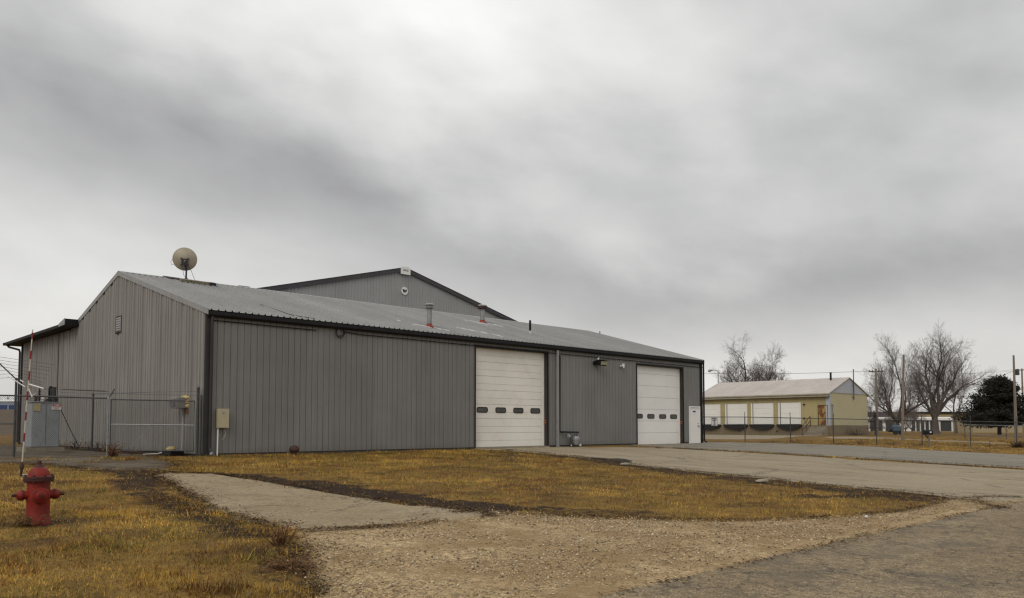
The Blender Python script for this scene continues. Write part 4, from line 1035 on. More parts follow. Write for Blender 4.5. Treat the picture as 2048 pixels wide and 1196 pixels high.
# ------------------------------------------------------------------ chain-link fences
def link_mesh(a, b, z0a, z1a, z0b, z1b, cell, r):
    """woven wire between two ends a, b (xy)"""
    a, b = Vector(a), Vector(b)
    L = (b - a).length
    def P(u, t):
        q = a.lerp(b, u / L); w = u / L
        lo = z0a + (z0b - z0a) * w; hi = z1a + (z1b - z1a) * w
        return Vector((q.x, q.y, lo + (hi - lo) * t))
    H = (z1a - z0a)
    vs, fs = [], []
    n = int((L + H) / cell)
    nrm = Vector(((b - a).y, -(b - a).x, 0)).normalized() * r
    for s in (1, -1):
        for k in range(n + 1):
            u0 = k * cell
            # runs from (u0 - H, bottom) to (u0, top)
            ua, ub = u0 - H, u0
            ta, tb = 0.0, 1.0
            if ua < 0: ta = -ua / H; ua = 0
            if ub > L: tb = 1 - (ub - L) / H; ub = L
            if tb <= ta: continue
            if s < 0: ta, tb = 1 - ta, 1 - tb
            p, q = P(ua, ta), P(ub, tb)
            d = (q - p).normalized(); side = d.cross(nrm).normalized() * r
            o = len(vs)
            vs += [p + side, p - side * 0.5 + nrm, p - side * 0.5 - nrm, q + side, q - side * 0.5 + nrm, q - side * 0.5 - nrm]
            fs += [(o, o + 1, o + 4, o + 3), (o + 1, o + 2, o + 5, o + 4), (o + 2, o, o + 3, o + 5)]
    mb = MB(); mb.add(vs, fs)
    return mb

def barbed(mb, pts, r=0.006):
    mb.tube(pts, r, 4)
    for p, q in zip(pts[:-1], pts[1:]):
        p, q = Vector(p), Vector(q); n = max(1, int((q - p).length / 0.13))
        for k in range(n):
            c = p.lerp(q, (k + 0.5) / n); d = Vector((rng.uniform(-1, 1), rng.uniform(-1, 1), rng.uniform(-1, 1))).normalized() * 0.025
            mb.tube([c - d, c + d], r * 0.6, 3, False)

FA, FB, FC = Vector((-0.16, 0.2)), Vector((-4.55, 3.22)), Vector((-10.6, 7.4))
fgate = FA.lerp(FB, 0.50)
yf_ = thing('chain_link_fence', 'chain-link yard fence with barbed wire beside the gable wall', 'fence', (FB.x, FB.y, 0))
def zr(p):  # rail height along the run
    return 1.75 + 0.13 * (Vector(p) - FA).length / (FB - FA).length
def post(parent, p, h, r=0.032, mat='steel_dark', z0=None):
    z0 = tz(p[0], p[1]) - 0.1 if z0 is None else z0
    return MB().lathe([(r, 0), (r, h - z0 - 0.02), (r * 1.25, h - z0 - 0.02), (r * 1.2, h - z0 + 0.02), (r * 0.5, h - z0 + 0.05)], (p[0], p[1], z0), 10).build('post', M[mat], parent, True)
post(yf_, FA, 2.15, 0.04); post(yf_, (FA.x + 0.06, FA.y - 0.10), 1.9, 0.03)
post(yf_, FB, 2.38, 0.035); post(yf_, FC, 2.0, 0.04)
post(yf_, fgate, zr(fgate), 0.028, 'steel')
MB().tube([(FB.x, FB.y, zr(FB)), (fgate.x, fgate.y, zr(fgate))], 0.024, 8).build('top_rail', M['steel_dark'], yf_)
MB().tube([(FC.x, FC.y, 1.95), (FB.x, FB.y, zr(FB))], 0.024, 8).tube([(FC.x, FC.y, 0.98), (FB.x, FB.y, 1.02)], 0.022, 8).build('top_rail', M['steel_dark'], yf_)
o = link_mesh(FB, fgate, 0.05, zr(FB) - .02, 0.05, zr(fgate) - .02, 0.058, 0.0026).build('wire_mesh', M['wire'], yf_); o['kind'] = 'stuff'
o = link_mesh(FC, FB, 0.05, 1.93, 0.05, zr(FB) - .02, 0.058, 0.0026).build('wire_mesh', M['wire'], yf_); o['kind'] = 'stuff'
arm_d = Vector((-0.40, -0.1, 0.38))
armB = Vector((FB.x, FB.y, 2.38))
MB().tube([armB, armB + arm_d * 1.9], 0.018, 6).build('barb_arm', M['steel_dark'], yf_)
MB().tube([(-4.82, 2.99, 2.46), (-4.44, 2.64, 2.13)], 0.016, 6).build('barb_arm', M['white'], yf_)
for p0, p1, rr2 in (((-4.37, 2.57, 2.22), (-4.03, 2.26, 2.08), 0.022), ((-4.38, 2.59, 2.15), (-4.27, 2.51, 1.83), 0.016), ((-4.55, 2.74, 2.34), (-4.48, 2.67, 2.28), 0.016), ((-4.29, 2.52, 1.83), (-4.19, 2.42, 1.95), 0.008)):
    MB().tube([p0, p1], rr2, 6).build('fallen_arm', M['white'], yf_)
mb = MB()
run = (FC - FB).normalized()
for k in range(7):
    s = 0.15 + 0.27 * k
    q = armB + arm_d * s
    z2 = rng.uniform(-0.06, 0.06)
    far = Vector((FC.x, FC.y, 2.0)) + arm_d * s + Vector((0, 0, z2))
    mid = q.lerp(far, 0.5) + Vector((0, 0, -0.04))
    end = Vector((-3.9 + 0.05 * k, 2.9, 2.2 + 0.11 * k + rng.uniform(-.03, .03)))
    barbed(mb, [far, mid, q, end], 0.0045)
ga_ = Vector((fgate.x, fgate.y, zr(fgate)))
barbed(mb, [(-4.0, 2.9, 2.10), (-2.3, 1.75, 2.02)], 0.006)
barbed(mb, [(-3.5, 2.5, 1.98), (-2.2, 1.65, 1.96), (-0.16, 0.2, 1.92)], 0.005)
barbed(mb, [(-2.3, 1.7, 1.98), (-0.18, 0.22, 2.05)], 0.004)
o = mb.build('barbed_wire', M['wire'], yf_); o['kind'] = 'stuff'
MB().tube([(-3.45, 2.45, 2.08), (-2.42, 1.75, 2.04)], 0.014, 6).build('loose_rail', M['steel_dark'], yf_)
MB().tube([ga_, ga_ + Vector((0.16, -0.05, 0.30))], 0.02, 6).build('barb_arm', M['steel_dark'], yf_)
# gate leaf between the gate post and the corner post
gt = thing('fence_gate', 'chain-link gate leaf with middle rail next to the building corner', 'gate', (fgate.x, fgate.y, 0.2))
def gp(w, z): q = fgate.lerp(FA, w); return Vector((q.x, q.y, z))
MB().tube([gp(0.03, 1.78), gp(0.96, 1.74), gp(0.96, 0.16), gp(0.03, 0.18), gp(0.03, 1.78)], 0.021, 8).build('gate_frame', M['steel_dark'], gt)
MB().tube([gp(0.03, 1.0), gp(0.96, 0.97)], 0.019, 8).build('middle_rail', M['steel'], gt)
MB().tube([gp(0.25, 0.3), gp(0.72, 1.65)], 0.006, 5).build('brace_wire', M['steel'], gt)
o = link_mesh(gp(0.03, 0).xy, gp(0.96, 0).xy, 0.19, 1.77, 0.17, 1.73, 0.058, 0.0026).build('wire_mesh', M['wire'], gt); o['kind'] = 'stuff'
# second line post by the wall
ip = thing('wire_post', 'thin dark post standing against the gable wall behind the fence', 'post', (-0.78, 8.6, 0))
MB().lathe([(0.035, -0.1), (0.035, 2.12), (0.045, 2.13), (0.04, 2.2), (0.01, 2.22)], (-0.78, 8.6, 0), 8).build('shaft', M['steel_dark'], ip)
MB().tube([(-2.0, 9.6, 2.12), (-0.78, 8.6, 2.16), (-0.3, 3.0, 2.12)], 0.006, 4).build('wire', M['wire'], ip)

# ------------------------------------------------------------------ transformer cabinet in the yard
tf = thing('transformer_cabinet', 'pale grey steel transformer cabinet with red warning sign behind the fence', 'transformer', (-2.55, 8.45, 0))
MB().box(-3.2, -1.95, 7.8, 9.15, -0.1, 0.17).build('plinth', M['concrete'], tf)
MB().box(-3.02, -2.10, 7.95, 8.95, 0.18, 1.80).build('tank', M['transformer'], tf, bevel=0.03)
MB().box(-3.05, -2.07, 7.92, 8.98, 1.803, 1.835).build('lid', M['transformer'], tf, bevel=0.01)
MB().box(-2.555, -2.548, 7.94, 7.949, 0.25, 1.75).build('door_seam', M['steel_dark'], tf)
MB().box(-2.96, -2.74, 7.932, 7.948, 1.50, 1.77).build('rating_label', M['gold_label'], tf)
ts = MB().box(-2.37, -2.07, 7.925, 7.947, 1.555, 1.775).build('warning_sign', M['white'], tf)
MB().box(-2.36, -2.08, 7.921, 7.9245, 1.672, 1.768).build('sign_band', M['sign_red'], ts)
text_mesh('lettering', 'KEEP', 0.09, M['white'], lambda u, v: (-2.22 + u, 7.919, 1.72 + v), ts, bold=0.002)
text_mesh('lettering', 'OUT', 0.095, M['sign_red'], lambda u, v: (-2.22 + u, 7.9235, 1.61 + v), ts, bold=0.002)
def insulator(x, y, h, r, mat, n=3):
    pr = [(r * .5, 0)]
    for k in range(n):
        z = h * (0.15 + 0.7 * k / n)
        pr += [(r * .5, z), (r, z + 0.02), (r * .55, z + 0.06)]
    pr += [(r * .35, h)]
    MB().lathe(pr, (x, y, 1.83), 12).build('bushing', M[mat], tf, True)
insulator(-2.86, 8.1, 0.22, 0.07, 'rust'); insulator(-2.74, 8.15, 0.52, 0.05, 'rubber', 4); insulator(-2.62, 8.2, 0.2, 0.08, 'white', 2)
insulator(-2.52, 8.1, 0.12, 0.09, 'rust', 1); insulator(-2.41, 8.15, 0.16, 0.08, 'rubber', 2); insulator(-2.16, 8.2, 0.2, 0.08, 'rubber', 2)
MB().tube([(-2.42, 8.15, 1.95), (-2.42, 8.15, 2.35), (-2.38, 8.18, 2.41), (-2.30, 8.2, 2.38)], 0.03, 8).build('cable_elbow', M['black'], tf)
MB().lathe([(0.10, 0.0), (0.10, 0.5), (0.11, 0.51), (0.11, 0.56), (0.03, 0.58)], (-2.27, 8.25, 1.83), 16).build('arrester', M['steel_dark'], tf, True)
MB().tube([(-2.08, 8.0, 1.62), (-1.6, 8.6, 0.9), (-1.15, 9.0, 0.2)], 0.015, 6).build('earth_cable', M['black'], tf)

# ------------------------------------------------------------------ fence, sign and mailbox on the far side of the lot
def S(lat, d, z=None):
    """site coordinates: metres to the right of and along the viewing direction from the road"""
    x = EYE.x + d * cos(FWD) + lat * sin(FWD); y = EYE.y + d * sin(FWD) - lat * cos(FWD)
    return Vector((x, y, tz(x, y) if z is None else z))
rf = thing('chain_link_fence', 'long chain-link fence along the far edge of the parking lot', 'fence', (38.4, -5.7, tz(38.4, -5.7)))
RP = [(30.93, 1.78), (32.84, -0.14), (34.76, -2.06), (36.57, -3.87), (38.38, -5.68), (40.29, -7.59), (42.32, -9.62), (44.24, -11.54), (46.2, -13.5)]
FH = 1.50
for i, p in enumerate(RP):
    z0 = tz(*p)
    o = MB().lathe([(0.03, -0.1), (0.03, FH + 0.02), (0.022, FH + 0.03)], (p[0], p[1], z0), 8).tube([(p[0], p[1], z0 + FH), (p[0] - 0.05 * ((i * 7) % 3), p[1] - 0.03, z0 + FH + 0.32)], 0.02, 6).build('post', M['steel_dark'], rf)
MB().tube([(p[0], p[1], tz(*p) + FH) for p in RP], 0.022, 8).build('top_rail', M['steel_dark'], rf)
MB().tube([(p[0], p[1], tz(*p) + 0.62) for p in RP], 0.007, 4).build('tension_wire', M['wire'], rf)
for a, b_ in zip(RP[:-1], RP[1:]):
    o = link_mesh(a, b_, tz(*a) + .04, tz(*a) + FH, tz(*b_) + .04, tz(*b_) + FH, 0.09, 0.0018).build('wire_mesh', M['wire'], rf); o['kind'] = 'stuff'
sgn = thing('speed_sign', 'white speed limit sign with a black five hung on the fence', 'sign', (31.13, 0.94, 0.98))
sn = Vector((-0.70, -0.714, 0)).normalized(); sr = Vector((-sn.y, sn.x, 0))
sr = sr if sr.dot(Vector((sin(FWD), -cos(FWD), 0))) > 0 else -sr
scn = Vector((31.55, 1.16, 1.22)) + sn * 0.06
MB().obox(scn, sr * 0.19, sn * 0.004, Vector((0, 0, 0.25))).build('plate', M['white'], sgn)
mb = MB()
for (u0, u1, v0, v1) in ((-.18, .18, .228, .238), (-.18, .18, -.238, -.228), (-.18, -.17, -.228, .228), (.17, .18, -.228, .228)):
    mb.obox(scn + sn * 0.006 + sr * ((u0 + u1) / 2) + Vector((0, 0, (v0 + v1) / 2)), sr * ((u1 - u0) / 2), sn * 0.001, Vector((0, 0, (v1 - v0) / 2)))
mb.build('border', M['black'], sgn)
for txt, sz, v0 in (('SPEED', 0.105, 0.165), ('LIMIT', 0.105, 0.065), ('5', 0.30, -0.115)):
    text_mesh('lettering', txt, sz, M['black'], lambda u, v, v0=v0: scn + sn * 0.008 + sr * u + Vector((0, 0, v0 + v)), sgn, bold=0.004)
mbx = thing('mailbox', 'black mailbox on a pale wooden post at the lawn edge', 'mailbox', (38.7, -8.5, tz(38.7, -8.5)))
z0 = tz(38.7, -8.5)
MB().box(38.65, 38.75, -8.55, -8.45, z0 - 0.1, z0 + 0.66).build('post', M['pole'], mbx)
dr = Vector((sin(FWD), -cos(FWD), 0)); df = Vector((cos(FWD), sin(FWD), 0))
bxc = Vector((38.7, -8.5, z0 + 0.69)) - dr * 0.05
prof_ = [(-0.11, 0.0), (0.11, 0.0), (0.11, 0.17)] + [(0.11 * cos(a * pi / 8), 0.17 + 0.11 * sin(a * pi / 8)) for a in range(1, 8)] + [(-0.11, 0.17)]
MB().prism(prof_, lambda p, d: bxc + df * p[0] + dr * d + Vector((0, 0, p[1])), -0.26, 0.24).build('box', M['black'], mbx)
MB().tube([bxc - dr * 0.15 + Vector((0, 0, 0.0)), bxc + dr * 0.02 + Vector((0, 0, -0.22))], 0.03, 6).build('brace', M['black'], mbx)
MB().obox(bxc + dr * 0.1 - df * 0.12 + Vector((0, 0, 0.15)), dr * 0.05, df * 0.004, Vector((0, 0, 0.035))).build('label', M['white'], mbx)

# ------------------------------------------------------------------ poles, street lamp, wires
def pole(name, label, base, top, r0, r1, arms=(), cat='pole', extra=None):
    base, top = Vector(base), Vector(top)
    t = thing(name, label, cat, base)
    n = 5
    MB().tube([base + (top - base) * k / n - Vector((0, 0, 0.3 if k == 0 else 0)) for k in range(n + 1)], [r0 + (r1 - r0) * k / n for k in range(n + 1)], 10).build('shaft', M['pole'], t, True)
    for (dz, half, dirv) in arms:
        c = top - Vector((0, 0, dz))
        dv = Vector(dirv).normalized()
        MB().obox(c, dv * half, dv.cross(Vector((0, 0, 1))) * 0.05, Vector((0, 0, 0.06))).build('crossarm', M['bark'], t)
        for s in (-0.9, -0.45, 0.45, 0.9):
            MB().lathe([(0.03, 0.05), (0.05, 0.08), (0.05, 0.16), (0.02, 0.2)], c + dv * half * s, 6).build('insulator', M['steel_dark'], t)
    return t
pA = S(41.1, 90)
pole('utility_pole', 'slim utility pole with crossarm rising beside the pale gable end', pA, pA + Vector((0, 0, 7.4)), 0.15, 0.11, [(0.3, 0.8, (sin(FWD), -cos(FWD), 0))])
pB = S(28.1, 57.6)
pole('bare_pole', 'plain bare wooden pole without crossarm standing before the big tree', pB, pB + S(28.35, 57.6, 0) - S(28.1, 57.6, 0) + Vector((0, 0, 6.2)), 0.105, 0.07)
pC = S(36.55, 58)
tC = pole('wire_pole', 'wooden pole at the far right beside the dark evergreen', pC, pC + Vector((0, 0, 6.35)), 0.12, 0.065)
MB().lathe([(0.12, 0), (0.14, 0.03), (0.14, 0.4), (0.1, 0.44)], pC + Vector((0.2, -0.15, 4.9)), 10).build('pole_box', M['steel_dark'], tC)
pD = S(70.4, 110)
pole('far_utility_pole', 'distant utility pole with crossarm cut by the right frame edge', pD, pD + Vector((0, 0, 8.9)), 0.15, 0.1, [(0.2, 1.2, (sin(FWD), -cos(FWD), 0))])
sl0 = S(28.45, 110)
slt = thing('street_lamp', 'cobra-head street lamp on a thin mast above the yellow building', 'street lamp', sl0)
MB().tube([sl0, sl0 + Vector((0, 0, 8.4)), sl0 + Vector((0, 0, 8.65)) - dr * 0.25, sl0 + Vector((0, 0, 8.72)) - dr * 0.9], [0.09, 0.06, 0.05, 0.05], 8).build('mast', M['steel'], slt, True)
MB().lathe([(0.05, -0.1), (0.1, 0.05), (0.16, 0.3), (0.15, 0.5), (0.05, 0.62)], sl0 + Vector((0, 0, 8.68)) - dr * 0.8, 12, (-dr + Vector((0, 0, -0.25)))).build('lamp_head', M['steel'], slt, True)
wr = thing('power_lines', 'thin overhead wires strung between the distant poles', 'wire', pA + Vector((0, 0, 7.1)))
def sag(a, b, s, n=10): return [Vector(a).lerp(Vector(b), k / n) - Vector((0, 0, s * 4 * (k / n) * (1 - k / n))) for k in range(n + 1)]
for k in (-0.7, 0.7):
    MB().tube(sag(pA + Vector((0, 0, 7.2)) + dr * k, pD + Vector((0, 0, 8.8)) + dr * k, 0.5), 0.009, 4).build('wire', M['black'], wr)
    MB().tube(sag(pA + Vector((0, 0, 7.2)) + dr * k, S(14, 118, 9.6) + dr * k, 0.6), 0.009, 4).build('wire', M['black'], wr)
MB().tube(sag(pC + Vector((0, 0, 5.2)), S(56, 122, 3.2), 0.3), 0.012, 4).build('wire', M['black'], wr)
MB().tube(sag(pA + Vector((0, 0, 6.2)), (YX + 5.6, YY - 0.12, 6.9), 0.15), 0.008, 4).build('wire', M['black'], wr)

# ------------------------------------------------------------------ buildings in the background
def shed(name, label, a, b, depth, h, wall, roofm, doors=(), rise=0.4, trim=None, z=None, doormat=None):
    """a long low building whose front runs from a to b (xy); doors are (u0, u1, z0, z1)"""
    a, b = Vector(a).to_3d(), Vector(b).to_3d()
    z = tz((a.x + b.x) / 2, (a.y + b.y) / 2) if z is None else z
    a.z = b.z = z
    d = (b - a); L = d.length; d.normalize()
    n = Vector((-d.y, d.x, 0))
    if n.dot(df) < 0: n = -n
    t = thing(name, label, 'building', a + d * L / 2 + n * depth / 2)
    P = lambda u, w, zz_: a + d * u + n * w + Vector((0, 0, zz_))
    def ob(u0, u1, w0, w1, z0_, z1_): 
        return MB().add([P(u, w, q) for q in (z0_, z1_) for w in (w0, w1) for u in (u0, u1)], [(0, 2, 3, 1), (4, 5, 7, 6), (0, 1, 5, 4), (2, 6, 7, 3), (0, 4, 6, 2), (1, 3, 7, 5)])
    w_ = ob(0, L, 0, depth, -0.4, h).build('wall', wall, t)
    mb = MB().prism([(-0.3, h + 0.02), (depth / 2, h + rise), (depth + 0.3, h + 0.02), (depth + 0.3, h + 0.12), (depth / 2, h + rise + 0.1), (-0.3, h + 0.12)], lambda p, dd: P(dd, p[0], p[1]), -0.3, L + 0.3)
    mb.build('roof', roofm, t)
    if rise > 0.1:
        MB().prism([(0, h), (depth, h), (depth / 2, h + rise)], lambda p, dd: P(dd, p[0], p[1]), 0, L).build('gable', wall, t)
    for (u0, u1, z0_, z1_) in doors:
        ob(u0, u1, -0.05, -0.005, z0_, z1_).build('door' if z0_ < 0.3 else 'window', doormat or M['shed_dark'], t)
    if trim: ob(-0.3, L + 0.3, -0.36, -0.31, h - 0.22, h + 0.16).build('fascia', trim, t)
    return t
shed('storage_units', 'row of white storage units with dark doors behind the trees', S(66.8, 150).xy, S(85.5, 150).xy, 8, 2.3, M['white'], M['white'],
     [(0.4, 2.7, 0.05, 2.0), (3.3, 5.0, 0.05, 2.0)] + [(8.2 + k * 0.86, 8.2 + k * 0.86 + 0.6, 0.05, 2.0) for k in range(6)] + [(13.6, 15.6, 0.05, 2.0), (16.0, 17.6, 0.05, 2.0)], 0.3, M['white'])
shed('tan_hall', 'low tan flat-roofed hall with dark roof edge beyond the storage units', S(84, 172).xy, S(112, 172).xy, 18, 3.9, M['tan_wall'], M['trim_dark'], [], 0.05, M['trim_dark'])
shed('tan_house', 'cream house with dark windows half hidden behind the evergreen', S(68.0, 118).xy, S(86, 118).xy, 5, 2.15, M['tan_wall'], M['cream_trim'],
     [(2.0, 3.2, 0.9, 1.75), (5.8, 10.6, 1.0, 1.75), (0.6, 1.3, 1.0, 1.7)], 0.7, None)
shed('dark_shed', 'dark brown low shed roof beside the pale building far back', S(73, 166).xy, S(79, 166).xy, 7, 2.6, M['pole'], M['bark_dark'], [(1, 3, 0.05, 2.0)], 1.3)
shed('blue_storage', 'far pale blue storage building with blue doors on the left horizon', S(-200, 300).xy, S(-175, 300).xy, 12, 3.6, M['blue_wall'], M['white'],
     [(0.5 + 3.5 * k, 3.4 + 3.5 * k, 0.1, 2.3) for k in range(6)], 0.9, None, None, M['blue_metal'])
tp = thing('covered_boat', 'blue tarp-covered load on a small trailer behind the bare pole', 'trailer', S(38.4, 80))
c_ = S(38.4, 80)
mb = MB(); 
for k, (u, w_, h_) in enumerate(((-0.5, 0.2, 0.7), (-0.4, 0.45, 1.0), (-0.1, 0.5, 1.12), (0.25, 0.5, 1.05), (0.5, 0.35, 0.9))):
    ring = [c_ + dr * u + df * (w_ * cos(a * pi / 5)) + Vector((0, 0, 0.45 + (h_ - 0.45) * max(0, sin(a * pi / 5)) ** 0.7)) for a in range(6)]
    mb.v += [tuple(q) for q in ring]
    if k: mb.f += [((k - 1) * 6 + i, (k - 1) * 6 + i + 1, k * 6 + i + 1, k * 6 + i) for i in range(5)]
mb.build('tarp', M['tarp'], tp, True)
MB().obox(c_ + dr * 0.0 + Vector((0, 0, 0.42)), dr * 0.55, df * 0.5, Vector((0, 0, 0.05))).build('bed', M['black'], tp)
for s in (-0.28, 0.3):
    MB().lathe([(0.05, -0.1), (0.22, -0.1), (0.22, 0.1), (0.05, 0.1)], c_ + dr * s - df * 0.5 + Vector((0, 0, 0.3)), 14, df).build('wheel', M['rubber'], tp)
hp = thing('standpipe_post', 'dark post with crossbar beside the pale gable wall', 'post', (75.4, 9.0, 0))
MB().box(75.3, 75.5, 8.9, 9.1, -0.1, 2.0).build('post', M['bark_dark'], hp)
MB().obox((75.4, 8.95, 0.75), dr * 0.95, df * 0.04, Vector((0, 0, 0.05))).build('crossbar', M['bark_dark'], hp)
MB().lathe([(0.05, 1.9), (0.18, 1.95), (0.16, 2.3), (0.05, 2.4)], (75.4, 9.0, 0), 8).build('cap', M['bark_dark'], hp)
f2 = thing('wire_fence', 'second low wire fence in front of the cream house', 'fence', S(40, 68))
fp = [S(l, 68) for l in (38.5, 42, 45.5, 49)]
for p in fp: MB().lathe([(0.03, -0.1), (0.03, 1.15)], p, 6).build('post', M['steel_dark'], f2)
MB().tube([p + Vector((0, 0, 1.15)) for p in fp], 0.022, 5).build('top_rail', M['steel'], f2)
MB().tube([p + Vector((0, 0, 0.32)) for p in fp], 0.022, 5).build('bottom_rail', M['steel'], f2)

# ------------------------------------------------------------------ trees
class TubeBag:
    def __init__(s): s.v = []; s.f = []; s.n = 0
    def seg(s, p, q, r0, r1, n):
        d = (q - p)
        if d.length < 1e-5: return
        d.normalize()
        a = d.orthogonal().normalized(); b = d.cross(a)
        o = s.n
        for (c, r) in ((p, r0), (q, r1)):
            for k in range(n):
                th = 2 * pi * k / n
                s.v.append(tuple(c + (a * cos(th) + b * sin(th)) * r))
        for k in range(n):
            k2 = (k + 1) % n
            s.f.append((o + k, o + k2, o + n + k2, o + n + k))
        s.n += 2 * n

def bare_tree(name, label, base, height, spread, seed, trunk_r, trunk_h, radius=3.0, limbs=5, up=0.35, levels=5, min_r=0.009, group=None, lean=(0, 0), dens=1.0, mats=('bark', 'twig')):
    r = random.Random(seed)
    base = Vector(base)
    t = thing(name, label, 'tree', base, group)
    tr, cr = TubeBag(), TubeBag()
    def grow(p, d, L, rad, lev):
        nseg = 4 if lev < 3 else 3
        pts = [p]
        cur = p; dd = d.copy()
        for k in range(nseg):
            dd = (dd + Vector((r.gauss(0, .17), r.gauss(0, .17), r.gauss(0, .13) + up * 0.12))).normalized()
            q = cur + dd * L / nseg
            ra = rad * (1 - 0.6 * k / nseg); rb = rad * (1 - 0.6 * (k + 1) / nseg)
            (tr if lev <= 2 else cr).seg(cur, q, max(ra, min_r * (2 if lev == 2 else 1)), max(rb, min_r), 7 if lev <= 1 else (4 if lev == 2 else 3))
            if lev < levels:
                nk = (2 if r.random() < 0.8 * dens else 1) if lev >= 1 else 1
                if k == 0 and lev < 2: nk = 0 if r.random() < .6 else 1
                for _ in range(nk):
                    ang = r.uniform(0.42, 1.0); rot = r.uniform(0, 2 * pi)
                    side = dd.orthogonal().normalized(); side.rotate(Matrix.Rotation(rot, 3, dd))
                    nd = (dd * cos(ang) + side * sin(ang) + Vector((0, 0, up * 0.35))).normalized()
                    grow(q, nd, L * r.uniform(0.40, 0.62) * (1.0 if lev else 0.9), rb * r.uniform(0.45, 0.65), lev + 1)
            cur = q
        if lev < levels:
            grow(cur, dd, L * 0.5, rad * 0.4, lev + 1)
    # trunk
    th = trunk_h
    top = base + Vector((lean[0], lean[1], th))
    n = 4
    for k in range(n):
        a = base.lerp(top, k / n) - Vector((0, 0, 0.3 if k == 0 else 0)); b_ = base.lerp(top, (k + 1) / n)
        flare = 1.5 if k == 0 else 1.0
        tr.seg(a, b_, trunk_r * flare * (1 - 0.06 * k), trunk_r * (1 - 0.06 * (k + 1)), 10)
    H = height - th
    for i in range(limbs):
        rot = 2 * pi * (i + r.uniform(-.25, .25)) / limbs
        tilt = 0.12 if i == 0 else r.uniform(0.3, 0.75) * spread
        d = Vector((sin(tilt) * cos(rot), sin(tilt) * sin(rot), cos(tilt)))
        L = H * (0.78 if i == 0 else r.uniform(0.52, 0.72))
        s0 = top - Vector((0, 0, r.uniform(0, th * 0.3) if i else 0))
        grow(s0, d, L, trunk_r * r.uniform(0.5, 0.68), 1)
    allv = np.array(cr.v); b3 = np.array(base)
    kz = height / (np.percentile(allv[:, 2], 98.5) - b3[2]); ctr = np.median(allv[:, :2], 0) - b3[:2]
    kr = radius / np.percentile(np.hypot(*(allv[:, :2] - b3[:2] - ctr).T), 93)
    def norm(v):
        v = np.array(v) - b3
        w = np.clip(v[:, 2:3] * kz / height * 2.5 - 0.2, 0, 1)       # the trunk stays put, the crown is centred over it
        v[:, :2] = v[:, :2] * (1 + (kr - 1) * w) - ctr * kr * w * 0.8
        v[:, 2] *= kz
        return v + b3
    for bag, nm, mt in ((tr, 'trunk', mats[0]), (cr, 'crown', mats[1])):
        me = raw_mesh(nm, norm(bag.v), np.array([f if len(f) == 4 else f + (f[0],) for f in bag.f]), M[mt])
        o = link(nm, me, t)
    return t
GT = 'bare winter trees'
bare_tree('bare_tree', 'largest bare tree with a thick forked trunk right of the poles', S(50.3, 95), 11.4, 0.95, 5, 0.44, 2.6, 4.2, 7, 0.26, 5, 0.0052, GT, dens=1.0)
bare_tree('bare_tree', 'bare brownish tree left of the largest one, behind the bare pole', S(48.6, 101), 11.4, 1.25, 12, 0.30, 2.2, 5.0, 8, 0.26, 5, 0.0052, GT, dens=1.0)
bare_tree('bare_tree', 'small thin bare tree right of the largest one beside the evergreen', S(58.3, 105), 9.6, 0.8, 21, 0.17, 3.4, 2.6, 4, 0.45, 5, 0.006, GT, (0.3, 0), 0.8)
bare_tree('bare_tree', 'taller bare tree rising over the yellow building roof', S(33.9, 117), 12.9, 1.35, 33, 0.28, 6.0, 4.4, 8, 0.20, 5, 0.0055, GT, dens=0.9, mats=('bark_dark', 'twig'))
bare_tree('bare_tree', 'shorter right-hand bare tree over the yellow building roof', S(37.9, 118), 12.2, 1.2, 44, 0.24, 6.0, 3.4, 7, 0.22, 5, 0.0055, GT, dens=0.9, mats=('bark_dark', 'twig'))
for k, (l, d_, h_) in enumerate(((58.5, 130, 5.0), (62, 126, 4.2), (66, 132, 6.0))):
    bare_tree('bare_shrub', ('low leafless shrub just right of the pale gable wall', 'low leafless shrub between the slim pole and the pale gable', 'low leafless shrub left of the bare pole')[k], S(l, d_), h_, 1.3, 60 + k, 0.10, 0.5, 2.4, 6, 0.25, 4, 0.012, 'bare shrubs behind the storage units')

